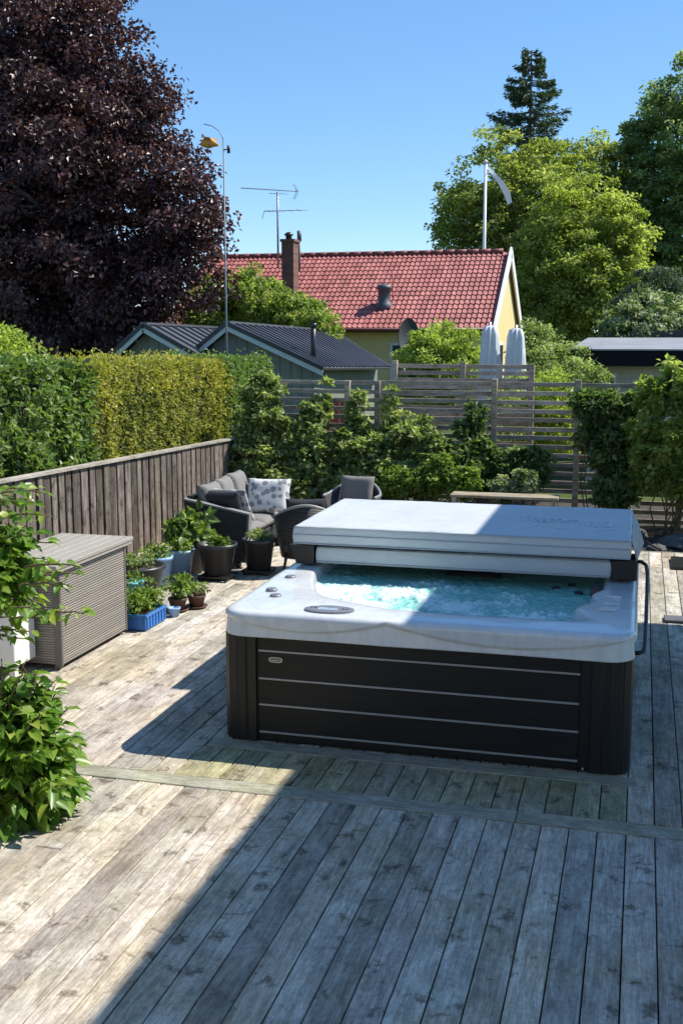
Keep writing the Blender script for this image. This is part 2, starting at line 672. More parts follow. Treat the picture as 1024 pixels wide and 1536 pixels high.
M['lf_conifer'] = leafmat('conifer_needle', [(.06, .09, .055), (.10, .14, .085), (.15, .20, .12)], .25, .6, .3)
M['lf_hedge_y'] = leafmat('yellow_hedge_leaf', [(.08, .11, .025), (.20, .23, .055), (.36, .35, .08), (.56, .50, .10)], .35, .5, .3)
M['lf_hedge_g'] = leafmat('green_hedge_leaf', [(.045, .085, .022), (.11, .18, .045), (.20, .29, .08), (.36, .44, .20)], .42, .42, .5)
M['lf_lilac'] = leafmat('lilac_leaf', [(.035, .09, .014), (.085, .18, .026), (.18, .31, .045), (.36, .42, .09)], .46, .36, .5, tintamt=.5)
M['lf_pale'] = leafmat('pale_shrub_leaf', [(.06, .10, .03), (.17, .23, .08), (.38, .44, .20), (.66, .69, .44)], .5, .5, .35)
M['lf_flower'] = leafmat('white_blossom_leaf', [(.06, .11, .03), (.14, .20, .07), (.42, .46, .32), (.80, .80, .70)], .4, .5, .35)
M['lf_herb'] = leafmat('herb_leaf', [(.07, .13, .02), (.14, .23, .035), (.24, .34, .06), (.36, .44, .12)], .35, .5, .35)

# ------------------------------------------------------------------ ground
g = NT('lawn_ground')
v = g.coord()
f = g.noise(v, 1.2, 8, .7)
g.set(g.ramp(f, [(.3, (.035, .06, .015)), (.5, (.06, .09, .02)), (.7, (.09, .10, .035))]), .95, 0, .2)
g.bump(g.noise(v, 30, 4), .6, .03)
mb = MB()
mb.add([(-900, -300, -.30), (900, -300, -.30), (900, 1500, -.30), (-900, 1500, -.30)], [(0, 1, 2, 3)])
tag(obj('ground', mb, g.m), kind='structure')
# gravel and soil strip between deck and back fence
g = NT('dark_gravel')
v = g.coord()
vo = g.n('TexVoronoi')
vo.inputs['Scale'].default_value = 38
g.l(v, vo.inputs['Vector'])
c1 = g.ramp(g.noise(v, 14, 5), [(.3, (.045, .04, .034)), (.7, (.12, .105, .09))])
c1 = g.mix(.5, c1, g.ramp(vo.outputs['Distance'], [(.1, (1, 1, 1)), (.6, (.35, .33, .3))]), 'MULTIPLY')
g.set(c1, .9, 0, .3)
g.bump(vo.outputs['Distance'], .8, .02)
mb = MB()
NX, NY = 60, 24
vs, fs = [], []
for j in range(NY + 1):
    for i in range(NX + 1):
        x = -6.4 + 9.0 * i / NX
        y = 13.45 + 5.0 * j / NY
        vs.append((x, y, -.12 + .05 * noise.noise((x * 1.5, y * 1.5, 0))))
for j in range(NY):
    for i in range(NX):
        a = j * (NX + 1) + i
        fs.append((a, a + 1, a + NX + 2, a + NX + 1))
mb.add(vs, fs, smooth=True)
tag(obj('gravel_bed', mb, g.m), kind='structure')

# ------------------------------------------------------------------ deck
PITCHB = .1415
GAP = .006
X0 = 0.1525            # a gap line
mbd, mbp, mbx = MB(), MB(), MB()


def plank(mbq, x0, x1, y0, y1):
    z = -.002 + random.uniform(-.0025, .0015)
    mbq.box(x0 + GAP / 2, x1 - GAP / 2, y0, y1, -.03, z, .004)


for k in range(-48, 12):
    xa, xb = X0 + k * PITCHB, X0 + (k + 1) * PITCHB
    xc = (xa + xb) / 2
    # near field: full boards up to the cross board, joints at random
    cuts = [-1.5]
    y = -1.5 + random.uniform(.8, 4.2)
    while y < 5.0:
        if random.random() < .35:
            cuts.append(y)
        y += random.uniform(2.2, 3.4)
    cuts.append(5.575)
    for a, b in zip(cuts[:-1], cuts[1:]):
        plank(mbd, xa, xb, a + .0025, b - .0025)
    # beyond the cross board
    if -2.5 < xc < .05:
        plank(mbp, xa, xb, 5.725, 6.20)
        lo = 6.345
        plank(mbd, xa, xb, 9.4, 13.45)
        plank(mbd, xa, xb, lo, 9.395)
    else:
        lo = 5.725
        cuts = [lo]
        if xc > 0:
            js = [8.95, 11.9, 12.55] if k % 2 else [8.95, 12.55]
        else:
            js = [lo + random.uniform(1, 7), lo + random.uniform(3, 7.5)]
        for j in sorted(js):
            if j - cuts[-1] > .5:
                cuts.append(j)
        cuts.append(13.45)
        for a, b in zip(cuts[:-1], cuts[1:]):
            plank(mbd, xa, xb, a + .0025, b - .0025)
deck = obj('deck', mbd, M['deck'])
tag(deck, kind='structure')
tag(obj('deck_patch', mbp, M['deck_patch']), kind='structure')
xs = [-6.7, -3.6, -.55, 2.0]
for a, b in zip(xs[:-1], xs[1:]):
    mbx.box(a + .002, b - .002, 5.579, 5.719, -.03, .0, .004)
mbx.box(-2.52, .06, 6.205, 6.34, -.03, .001, .004)
tag(obj('deck_cross_boards', mbx, M['deck_x']), kind='structure')
mb = MB()
mb.box(-6.7, 2.0, 13.455, 13.483, -.28, .0, .003)
tag(obj('deck_edge_board', mb, M['deck_x']), kind='structure')
mb = MB()
mb.add([(-6.7, -1.5, -.14), (2.0, -1.5, -.14), (2.0, 13.45, -.14), (-6.7, 13.45, -.14)], [(0, 1, 2, 3)])  # near-black plane below the boards, seen only through their gaps
tag(obj('under_deck_plane', mb, simple('dark_underdeck', (.012, .011, .010), .95)), kind='structure')

# ------------------------------------------------------------------ hot tub
tub = thing('hot_tub', (-1.2, 7.55, 0), 'dark slatted hot tub with pearl white rim, full of bubbling turquoise water', 'hot tub')
g = NT('charcoal_cladding')
v = g.coord(scale=(3, 3, 70))
c1 = g.ramp(g.noise(v, 1.0, 5, .6), [(.3, (.005, .005, .006)), (.7, (.012, .0115, .012))])
g.set(c1, .5, 0, .35)
g.bump(g.noise(v, 1.5, 4), .25, .003)
M['clad'] = g.m
g = NT('charcoal_post')
g.set((.012, .011, .011), .42, 0, .4)
M['post'] = g.m
M['strip'] = simple('brushed_strip', (.34, .32, .30), .4, metal=.3, var=.08, scale=30, bump=.02)

CX0, CX1, CY0, CY1 = -2.455, 0.012, 6.35, 8.76
ch = .11
mb = MB()
poly = [(CX0 + .16, CY0 + .015), (CX1 - .16, CY0 + .015), (CX1 - .015, CY0 + .16), (CX1 - .015, CY1 - .16), (CX1 - .16, CY1 - .015),
        (CX0 + .16, CY1 - .015), (CX0 + .015, CY1 - .16), (CX0 + .015, CY0 + .16)]
mb.prism(poly, .004, .69)
obj('cabinet', mb, M['post'], tub)
# boards on the front and the two sides
zs = [.012, .066, .242, .410, .587, .690]
mb = MB()
for a, b in zip(zs[:-1], zs[1:]):
    mb.box(-2.215, -.278, CY0 - .004, CY0 + .014, a + .007, b - .007, .003)
    mb.box(CX0 - .004, CX0 + .014, 6.55, 8.56, a + .007, b - .007, .003)
    mb.box(CX1 - .014, CX1 + .004, 6.55, 8.56, a + .007, b - .007, .003)
obj('side_panels', mb, M['clad'], tub)
for z in zs[1:-1]:
    mb = MB()
    mb.box(-2.217, -.276, CY0 - .007, CY0 + .012, z - .0065, z + .0065, .002)
    mb.box(CX0 - .007, CX0 + .012, 6.55, 8.56, z - .0065, z + .0065, .002)
    mb.box(CX1 - .012, CX1 + .007, 6.55, 8.56, z - .0065, z + .0065, .002)
    obj('trim_strip', mb, M['strip'], tub)


def corner_post(sx, sy):
    """grooved corner cover wrapping a chamfered corner"""
    cx = CX0 if sx < 0 else CX1
    cy = CY0 if sy < 0 else CY1
    e = .008
    path = [(.22, -e), (.16, -e), (.10, -e), (.045, .008), (.006, .045), (-e, .10), (-e, .19)]
    dense = []
    for (a, b), (c, d) in zip(path[:-1], path[1:]):
        for q in range(6):
            t = q / 6
            dense.append((a + (c - a) * t, b + (d - b) * t, q))
    dense.append((*path[-1], 0))
    out, inn = [], []
    for i, (a, b, q) in enumerate(dense):
        i0, i1 = max(i - 1, 0), min(i + 1, len(dense) - 1)
        dx, dy = dense[i1][0] - dense[i0][0], dense[i1][1] - dense[i0][1]
        L = hypot(dx, dy)
        nx, ny = -dy / L, dx / L
        if nx * (.3 - a) + ny * (.3 - b) > 0:
            nx, ny = -nx, -ny
        gdep = -.006 if q in (0,) and 0 < i < len(dense) - 1 else 0
        out.append((a + nx * gdep, b + ny * gdep))
        inn.append((a - nx * .02, b - ny * .02))
    P2 = out + inn[::-1]
    pl = [(cx - sx * a, cy - sy * b) for a, b in P2]
    if sx * sy < 0:
        pl = pl[::-1]
    m = MB()
    n = len(out)
    # build as strips, top/bottom as quads
    A = [(cx - sx * a, cy - sy * b) for a, b in out]
    B = [(cx - sx * a, cy - sy * b) for a, b in inn]
    vs, fs = [], []
    for (p, q) in zip(A, B):
        vs += [(p[0], p[1], .006), (p[0], p[1], .692), (q[0], q[1], .692), (q[0], q[1], .006)]
    for i in range(n - 1):
        o = i * 4
        for k in range(4):
            k2 = (k + 1) % 4
            fs.append((o + k, o + k2, o + 4 + k2, o + 4 + k))
    fs += [(0, 1, 2, 3), tuple((n - 1) * 4 + k for k in (3, 2, 1, 0))]
    m.add(vs, fs)
    obj('corner_post', m, M['post'], tub)


for sx in (-1, 1):
    for sy in (-1, 1):
        corner_post(sx, sy)
# round cap on the left corner, screw and badge on the front
mb = MB()
mb.tube([(CX0 - .012, 6.475, .49), (CX0 + .02, 6.475, .49)], .022, 16)
obj('vent_cap', mb, M['black_plastic'], tub)
mb = MB()
mb.tube([(-.245, CY0 - .012, .022), (-.245, CY0 + .01, .022)], .007, 12)
obj('screw', mb, M['galv'], tub)


def oval(mbq, cx, cz, w, h, y0, y1, n=28):
    P = []
    for k in range(n):
        t = 2 * pi * k / n
        P.append((cx + w / 2 * math.copysign(abs(cos(t)) ** .6, cos(t)), cz + h / 2 * math.copysign(abs(sin(t)) ** .8, sin(t))))
    vs = [(a, y0, b) for a, b in P] + [(a, y1, b) for a, b in P]
    fs = [tuple(range(n)), tuple(range(n, 2 * n))[::-1]] + [(i + n, (i + 1) % n + n, (i + 1) % n, i) for i in range(n)]
    mbq.add(vs, fs)


mb = MB()
oval(mb, -2.105, .536, .088, .034, CY0 - .012, CY0)
bd = obj('badge', mb, M['galv'], tub)
mb = MB()
oval(mb, -2.105, .536, .070, .021, CY0 - .0145, CY0 - .005)
obj('badge_inset', mb, simple('badge_dark', (.12, .115, .11), .4, metal=.4), bd)
mb = MB()
mb.box(-2.13, -2.08, CY0 - .017, CY0 - .014, .534, .538)
obj('badge_mark', mb, M['galv'], bd)

# acrylic shell
NT_ = 420
OX0, OX1, OY0, OY1 = -2.458, .030, 6.285, 8.82
OCX, OCY = (OX0 + OX1) / 2, (OY0 + OY1) / 2
RC = .16


def rr_pt(theta, inset):
    """point of the rounded rectangle seen from the centre at angle theta"""
    hx, hy, r = (OX1 - OX0) / 2 - inset, (OY1 - OY0) / 2 - inset, max(RC - inset, .03)
    c, s = cos(theta), sin(theta)
    lo, hi = 0.0, 3.0
    for _ in range(26):
        m = (lo + hi) / 2
        x, y = abs(c * m), abs(s * m)
        if x <= hx and y <= hy and (x <= hx - r or y <= hy - r or hypot(x - hx + r, y - hy + r) <= r):
            lo = m
        else:
            hi = m
    return OCX + c * lo, OCY + s * lo


inner_ctl = [(-.30, 6.60), (-.25, 6.72), (-.36, 6.88), (-.335, 7.02), (-.24, 7.12), (-.27, 7.35), (-.20, 7.5), (-.19, 7.9), (-.20, 8.4), (-.3, 8.56), (-1.2, 8.6), (-2.05, 8.56),
             (-2.2, 8.4), (-2.22, 7.9), (-2.20, 7.55), (-2.12, 7.25), (-2.03, 7.0), (-1.93, 6.86), (-1.74, 6.76), (-1.56, 6.66), (-1.40, 6.60), (-1.0, 6.58), (-.6, 6.58)]


def inner_radius(theta):
    c, s = cos(theta), sin(theta)
    best = 9
    n = len(inner_ctl)
    for i in range(n):
        x1, y1 = inner_ctl[i][0] - OCX, inner_ctl[i][1] - OCY
        x2, y2 = inner_ctl[(i + 1) % n][0] - OCX, inner_ctl[(i + 1) % n][1] - OCY
        den = c * (y2 - y1) - s * (x2 - x1)
        if abs(den) < 1e-9:
            continue
        t = (x1 * (y2 - y1) - y1 * (x2 - x1)) / den
        u = (x1 * s - y1 * c) / den
        if t > 0 and -1e-6 <= u <= 1 + 1e-6:
            best = min(best, t)
    return best


thetas = [2 * pi * (k + .5) / NT_ for k in range(NT_)]
# densify near the corners by using the arc length of the outer outline
IR = np.array([inner_radius(t) for t in thetas])
ker = np.hanning(13)
ker /= ker.sum()
IRs = np.convolve(np.concatenate([IR[-12:], IR, IR[:12]]), ker, 'same')[12:-12]


def crease(x, y):
    """height of the swoop line on the rim's outside: two long scallops per side"""
    if abs(y - OY0) < .12 or abs(y - OY1) < .12:
        s = (x - OX0) / (OX1 - OX0)
    else:
        s = (y - OY0) / (OY1 - OY0)
    if s < .42:
        u = s / .42
        return .818 - .085 * sin(pi * min(1, u)) ** .8
    u = (s - .42) / .58
    return .818 - .095 * sin(pi * u) ** .9


rows = []
prof = [(.05, .690), (.004, .683), (.0, .688), (.0, .692)] + [(.0, .69 + .0075 * i) for i in range(1, 17)] + \
       [(.003, .818), (.010, .829), (.022, .838), (.040, .843), (.065, .844)]
for ins, z in prof:
    ring = []
    for t in thetas:
        x, y = rr_pt(t, ins)
        if .68 < z < .83:
            zc = crease(x, y)
            u = min(1, max(0, (z - zc + .006) / .016))
            u = u * u * (3 - 2 * u)
            d = -.020 * (1 - u) * (1 - max(0, (zc - z)) / .16)
            L = hypot(x - OCX, y - OCY)
            x += (x - OCX) / L * d
            y += (y - OCY) / L * d
        ring.append((x, y, z))
    rows.append(ring)
for q, zz in ((.15, .8445), (.3, .846), (.45, .846), (.6, .846), (.75, .845), (.88, .842), (.95, .836), (1.0, .822)):
    ring = []
    for t, r in zip(thetas, IRs):
        x, y = rr_pt(t, .065)
        ox, oy = x, y
        ix, iy = OCX + cos(t) * r, OCY + sin(t) * r
        x = ox + (ix - ox) * q
        y = oy + (iy - oy) * q
        z = zz + .010 * noise.noise((x * 3.1, y * 3.1, 2.0)) * sin(pi * min(1, q))
        ring.append((x, y, z))
    rows.append(ring)
for dr, z in ((.006, .80), (.014, .77), (.035, .73), (.08, .66), (.20, .60), (.34, .575), (.38, .50), (.42, .38), (.55, .34), (.9, .33)):
    ring = []
    for t, r in zip(thetas, IRs):
        r2 = max(.12, r - dr)
        ring.append((OCX + cos(t) * r2, OCY + sin(t) * r2, z))
    rows.append(ring)
vs = [p for r in rows for p in r]
fs = []
for i in range(len(rows) - 1):
    for k in range(NT_):
        k2 = (k + 1) % NT_
        fs.append((i * NT_ + k, i * NT_ + k2, (i + 1) * NT_ + k2, (i + 1) * NT_ + k))
fs.append(tuple((len(rows) - 1) * NT_ + k for k in range(NT_)))
mb = MB()
mb.add(vs, fs, smooth=True)
g = NT('pearl_acrylic')
v = g.coord()
n1 = g.noise(v, 3.5, 6, .6, 2.2)
n2 = g.noise(v, 11, 5, .6, 1.5)
c1 = g.ramp(n1, [(.3, (.58, .60, .62)), (.5, (.65, .665, .68)), (.7, (.71, .72, .73))])
c1 = g.mix(.3, c1, g.ramp(n2, [(.35, (.84, .87, .90)), (.6, (1, 1, 1))]), 'MULTIPLY')
vs_ = g.coord(scale=(26, 26, 1.2))
c1 = g.mix(.35, c1, g.ramp(g.noise(vs_, 1, 4, .6), [(.35, (.80, .82, .85)), (.6, (1, 1, 1))]), 'MULTIPLY')
g.set(c1, .22, 0, .5)
g.b.inputs['Coat Weight'].default_value = .4
g.b.inputs['Coat Roughness'].default_value = .08
M['acrylic'] = g.m
shell = obj('shell', mb, g.m, tub)


def disc(cx, cy, z, rx, ry, h, ang=0, n=24, inset=.85):
    m = MB()
    vs = []
    for rr, zz in ((1, z - .01), (1, z + h * .6), (inset, z + h)):
        for k in range(n):
            t = 2 * pi * k / n
            a, b = rx * rr * cos(t), ry * rr * sin(t)
            vs.append((cx + a * cos(ang) - b * sin(ang), cy + a * sin(ang) + b * cos(ang), zz))
    fs = [(i * n + k, i * n + (k + 1) % n, (i + 1) * n + (k + 1) % n, (i + 1) * n + k) for i in range(2) for k in range(n)]
    fs.append(tuple(2 * n + k for k in range(n)))
    m.add(vs, fs, smooth=False)
    return m


M['grey_plastic'] = simple('grey_plastic', (.17, .17, .19), .35, var=.1, scale=20, bump=.02)
M['display'] = simple('display_glass', (.35, .42, .47), .1, var=.3, scale=30, bump=0)
cp = obj('control_panel', disc(-1.79, 6.44, .848, .155, .088, .010, .08), M['grey_plastic'], tub)
mb = MB()
mb.box(-1.855, -1.735, 6.395, 6.445, .856, .8605, .002)
obj('display', mb, M['display'], cp)
for bx in (-1.90, -1.875, -1.70, -1.675):
    obj('button', disc(bx, 6.44, .857, .010, .010, .004, 0, 12), M['black_plastic'], cp)
for cx, cy in ((-2.30, 7.27), (-2.30, 6.86), (-2.22, 6.70)):
    obj('valve_knob', disc(cx, cy, .846, .038, .038, .016, 0, 20), M['grey_plastic'], tub)
for cx, cy in ((-.125, 7.22), (-.13, 7.02), (-.15, 6.86)):
    m = MB()
    m.box(cx - .05, cx + .05, cy - .014, cy + .014, .842, .862, .006)
    obj('grab_ridge', m, M['acrylic'], tub)


def headrest(cx, cy, w, d, z, h):
    m = MB()
    vs, n = [], 12
    for j in range(n + 1):
        for i in range(n + 1):
            u, w_ = i / n * 2 - 1, j / n * 2 - 1
            e = (1 - abs(u) ** 4) * (1 - abs(w_) ** 4)
            vs.append((cx + u * w / 2, cy + w_ * d / 2, z - .04 + (h + .04) * e ** .35))
    fs = [(j * (n + 1) + i, j * (n + 1) + i + 1, (j + 1) * (n + 1) + i + 1, (j + 1) * (n + 1) + i) for j in range(n) for i in range(n)]
    m.add(vs, fs, smooth=True)
    obj('headrest', m, M['black_plastic'], tub)


headrest(-1.14, 8.03, .46, .10, .775, .025)
headrest(-.27, 7.02, .10, .16, .775, .05)
headrest(-.24, 7.62, .09, .10, .79, .055)
for cx, cy in ((-.42, 7.86), (-.52, 7.74), (-.36, 7.62)):
    m = disc(cx, cy, .772, .030, .022, .014, .3, 16)
    obj('jet', m, M['black_plastic'], tub)

# water surface: boiling bubbles
g = NT('bubbling_water')
v = g.coord()
fo = g.n('Attribute', attribute_name='rnd')
sp = g.n('SeparateXYZ')
g.l(fo.outputs['Vector'], sp.inputs[0])
fn = g.noise(v, 26, 6, .75, .6)
fn2 = g.noise(v, 75, 4, .7)
f = g.math('ADD', sp.outputs[0], g.math('MULTIPLY_ADD', fn, 1.3, -.65))
f = g.math('ADD', f, g.math('MULTIPLY_ADD', fn2, .5, -.25))
fac = g.ramp(f, [(.34, (0, 0, 0)), (.62, (1, 1, 1))])
base = g.ramp(g.noise(v, 5, 4), [(.3, (.15, .46, .42)), (.7, (.30, .64, .59))])
c1 = g.mix(fac, base, (.72, .86, .85))
g.set(c1, g.math('MULTIPLY_ADD', fac, .3, .06), 0, .5)
g.b.inputs['IOR'].default_value = 1.33
g.bump(g.math('ADD', g.noise(v, 40, 5, .7), g.math('MULTIPLY', fn2, .5)), .5, .012)
NX, NY = 260, 220
vs, cs, fs, keep = [], [], [], []
wx0, wx1, wy0, wy1 = -2.32, -.12, 6.50, 8.66
for j in range(NY + 1):
    for i in range(NX + 1):
        x = wx0 + (wx1 - wx0) * i / NX
        y = wy0 + (wy1 - wy0) * j / NY
        p = Vector((x, y, 0))
        a = noise.fractal(p * 4.0, 1.0, 2.0, 5)
        b = abs(noise.fractal(p * 11.0 + Vector((3, 1, 7)), 1.0, 2.0, 4))
        c = noise.fractal(p * 30.0 + Vector((9, 5, 2)), .8, 2.0, 3)
        # strong foam fields over the jets
        fl = 0
        for (jx, jy, js) in ((-2.0, 7.15, .40), (-1.45, 7.25, .45), (-1.85, 7.0, .42), (-.55, 6.85, .30), (-1.15, 6.9, .36), (-.8, 7.35, .22)):
            fl = max(fl, math.exp(-((x - jx) ** 2 + (y - jy) ** 2) / (js * js)))
        k = .35 + .65 * fl
        z = .764 + .014 * a * k + .034 * b * k + .008 * c * k
        foam = .04 + .50 * fl + .45 * a * k + .25 * b + max(0, -1.62 - x) * .35
        vs.append((x, y, z))
        r = hypot(x - OCX, y - OCY)
        th = atan2(y - OCY, x - OCX) % (2 * pi)
        keep.append(r < IRs[int(th / (2 * pi) * NT_) % NT_] - .004)
        cs.append((min(1, max(0, foam)), 0, 0))
for j in range(NY):
    for i in range(NX):
        a = j * (NX + 1) + i
        q = (a, a + 1, a + NX + 2, a + NX + 1)
        if all(keep[t] for t in q):
            fs.append(q)
mb = MB()
mb.add(vs, fs, smooth=True)
mb.c = cs
water = obj('water', mb, g.m)
tag(water, kind='structure')

# ------------------------------------------------------------------ tub cover (folded on the back half) and its lifter
cov = thing('tub_cover', (-1.2, 8.35, .86), 'folded pale grey vinyl cover resting on the back half of the hot tub', 'cover')
g = NT('pale_vinyl')
v = g.coord()
c1 = g.ramp(g.noise(v, 2.2, 5, .6), [(.3, (.48, .505, .53)), (.7, (.56, .58, .60))])
g.set(c1, .42, 0, .4)
vv = g.coord(scale=(14, 55, 20))
g.bump(g.math('ADD', g.noise(v, 5, 5, .65, 1.4), g.math('MULTIPLY', g.noise(vv, 1, 4), .35)), .55, .014)
M['vinyl'] = g.m


def soft_slab(x0, x1, y0, y1, z0f, z1f, z0b, z1b, nx=90, ny=46, r=.014, pucker=.004, seed=0):
    """upholstered slab, front edge heights (z0f,z1f), back edge (z0b,z1b)"""
    m = MB()
    prof = []
    for k in range(7):
        t = pi / 2 * k / 6
        prof.append((r * (1 - sin(t)), r * (1 - cos(t))))
    # closed grid: top, sides, bottom as rings around
    vs, fs = [], []

    def top(u, w):
        x = x0 + (x1 - x0) * u
        y = y0 + (y1 - y0) * w
        z = z1f + (z1b - z1f) * w
        e = min(u, 1 - u) * (x1 - x0)
        e2 = min(w, 1 - w) * (y1 - y0)
        dd = min(e, e2)
        if dd < r:
            z -= r * (1 - math.sqrt(max(0, 1 - (1 - dd / r) ** 2)))
        z += pucker * noise.noise((x * 4 + seed, y * 4, 1)) + pucker * .5 * noise.noise((x * 12, y * 12 + seed, 4))
        return x, y, z

    us = [0, r * .3 / (x1 - x0), r / (x1 - x0)] + [i / nx for i in range(1, nx)] + [1 - r / (x1 - x0), 1 - r * .3 / (x1 - x0), 1]
    ws = [0, r * .3 / (y1 - y0), r / (y1 - y0)] + [i / ny for i in range(1, ny)] + [1 - r / (y1 - y0), 1 - r * .3 / (y1 - y0), 1]
    A, B = len(us), len(ws)
    for w in ws:
        for u in us:
            vs.append(top(u, w))
    for j in range(B - 1):
        for i in range(A - 1):
            a = j * A + i
            fs.append((a, a + 1, a + A + 1, a + A))
    rim = [i for i in range(A)] + [j * A + A - 1 for j in range(1, B)] + [(B - 1) * A + i for i in range(A - 2, -1, -1)] + [j * A for j in range(B - 2, 0, -1)]
    prev = rim
    n = len(rim)
    NZ = 8
    for q in range(1, NZ + 1):
        cur = []
        for idx in rim:
            x, y, z = vs[idx]
            w = (y - y0) / (y1 - y0)
            zb = z0f + (z0b - z0f) * w
            t = q / NZ
            zz = z + (zb - z) * t
            bul = .006 * sin(pi * t) + pucker * .8 * noise.noise((x * 7 + seed, y * 7, zz * 30))
            cx, cy = (x0 + x1) / 2, (y0 + y1) / 2
            dx = bul if abs(x - x1) < 1e-6 else (-bul if abs(x - x0) < 1e-6 else 0)
            dy = bul if abs(y - y1) < 1e-6 else (-bul if abs(y - y0) < 1e-6 else 0)
            cur.append(len(vs))
            vs.append((x + dx, y + dy, zz))
        for k in range(n):
            k2 = (k + 1) % n
            fs.append((prev[k], cur[k], cur[k2], prev[k2]))
        prev = cur
    fs.append(tuple(prev))
    m.add(vs, fs, smooth=True)
    return m


up_ = obj('upper_panel', soft_slab(-2.395, -.030, 7.66, 9.06, 1.012, 1.145, 1.012, 1.15, seed=1), M['vinyl'], cov)
lo_ = obj('lower_panel', soft_slab(-2.235, -.158, 7.70, 9.03, .872, .995, .872, .995, seed=7), M['vinyl'], cov)
M['seam'] = simple('seam_piping', (.36, .39, .42), .5, var=.1, scale=40)
for z in (1.138, 1.083, 1.018):
    mb = MB()
    mb.tube([(-2.39 + 2.355 * i / 40, 7.652 + .0015 * noise.noise((i * .7, z, 0)), z + .002 * noise.noise((i * .5, 0, z))) for i in range(41)], .0045, 6)
    mb2 = obj('piping', mb, M['seam'], up_)
for z in (.985, .885):
    mb = MB()
    mb.tube([(-2.23 + 2.07 * i / 40, 7.693 + .0015 * noise.noise((i * .7, z, 0)), z) for i in range(41)], .004, 6)
    obj('piping', mb, M['seam'], lo_)
# illegible flowing script embossed on the top right of the cover
mb = MB()
pts = []
nscr = 420
for i in range(nscr + 1):
    t = i / nscr
    th = t * 2 * pi * 11.5
    amp = .085 + .075 * noise.noise((t * 6, 3, 1))
    x = -.86 + t * .66 + .032 * sin(th) + .25 * amp * cos(th)
    y = 8.40 - .16 * t + amp * cos(th) + .05 * noise.noise((t * 9, 0, 0))
    pts.append((x, y, 1.1455 + .0025 + .005 * (y - 7.66) / 1.4))
mb.tube(pts, .0052, 5)
sw = [(-.72, 8.10), (-.60, 8.04), (-.45, 8.00), (-.30, 7.99), (-.18, 8.03), (-.13, 8.12), (-.14, 8.25)]
mb.tube([(x, y, 1.1495) for x, y in sw], .004, 5)
obj('embossed_script', mb, simple('embossing', (.68, .70, .73), .3, var=.02), up_)
# skirt hanging off the right rear edge
mb = MB()
sk = []
for j in range(9):
    w = j / 8
    y = 7.75 + 1.28 * w
    sk.append([(-.028 + .004 * sin(j * 2.1), y, 1.128), (-.004 + .010 * sin(j * 1.3) + .02 * w, y, 1.06), (.012 + .05 * w, y, .99 - .10 * w)])
for a, b in zip(sk[:-1], sk[1:]):
    for k in range(2):
        mb.plate([a[k], b[k], b[k + 1], a[k + 1]], .006)
obj('side_skirt', mb, simple('grey_vinyl_skirt', (.30, .31, .33), .5, var=.2, scale=14, bump=.2), cov)

lift = thing('cover_lifter', (.03, 7.7, .86), 'black metal cover lifter bracket and bar at the side of the hot tub', 'cover lifter')
mb = MB()
mb.box(-.150, .018, 7.68, 7.95, .862, 1.004, .008)
br = obj('bracket', mb, M['dark_metal'], lift)
mb = MB()
mb.add([(-2.43, 7.68, 1.0), (-2.25, 7.68, 1.0), (-2.25, 7.68, .862), (-2.385, 7.68, .862),
        (-2.43, 7.95, 1.0), (-2.25, 7.95, 1.0), (-2.25, 7.95, .862), (-2.385, 7.95, .862)],
       [(0, 3, 2, 1), (4, 5, 6, 7), (0, 1, 5, 4), (1, 2, 6, 5), (2, 3, 7, 6), (3, 0, 4, 7)])
obj('bracket', mb, M['dark_metal'], lift)
mb = MB()
pts = [(.0, 7.76, .985), (.045, 7.76, .985), (.075, 7.72, .97), (.085, 7.64, .93), (.085, 7.40, .85), (.083, 7.1, .75), (.080, 6.86, .665), (.077, 6.80, .645), (.068, 6.76, .632), (.045, 6.75, .625), (.0, 6.75, .62)]
mb.tube(pts, .013, 10)
obj('lift_bar', mb, M['dark_metal'], lift)
mb = MB()
mb.tube([(-.004, 6.75, .70), (.020, 6.75, .70)], .02, 14)
obj('pivot_cap', mb, M['galv'], lift)

# ------------------------------------------------------------------ wicker storage box
def wicker(name, c0, c1, s=42):
    t = NT(name)
    tc = t.n('TexCoord')
    sx = t.n('SeparateXYZ')
    t.l(tc.outputs['Object'], sx.inputs[0])
    hor = t.math('ADD', sx.outputs[0], sx.outputs[1])
    fz = t.math('MULTIPLY', sx.outputs[2], s)
    row = t.math('FLOOR', fz)
    fr = t.math('FRACT', fz)
    ridge = t.math('SINE', t.math('MULTIPLY', fr, pi))
    ph = t.math('MULTIPLY_ADD', hor, s * pi * 1.1, t.math('MULTIPLY', row, pi))
    weave = t.math('MULTIPLY_ADD', t.math('SINE', ph), .14, .86)
    h = t.math('MULTIPLY', ridge, weave)
    bandn = t.n('TexWhiteNoise', noise_dimensions='1D')
    t.l(row, bandn.inputs['W'])
    v = t.coord()
    col = t.ramp(h, [(.1, tuple(x * .35 for x in c0)), (.5, c0), (.9, c1)])
    col = t.mix(t.math('MULTIPLY', bandn.outputs['Value'], .45), col, tuple(x * .55 for x in c0))
    col = t.mix(.35, col, t.ramp(t.noise(v, 5, 4), [(.3, (.7, .7, .7)), (.7, (1.1, 1.1, 1.1))]), 'MULTIPLY')
    t.set(col, .55, 0, .4)
    t.bump(h, .8, .006)
    return t.m


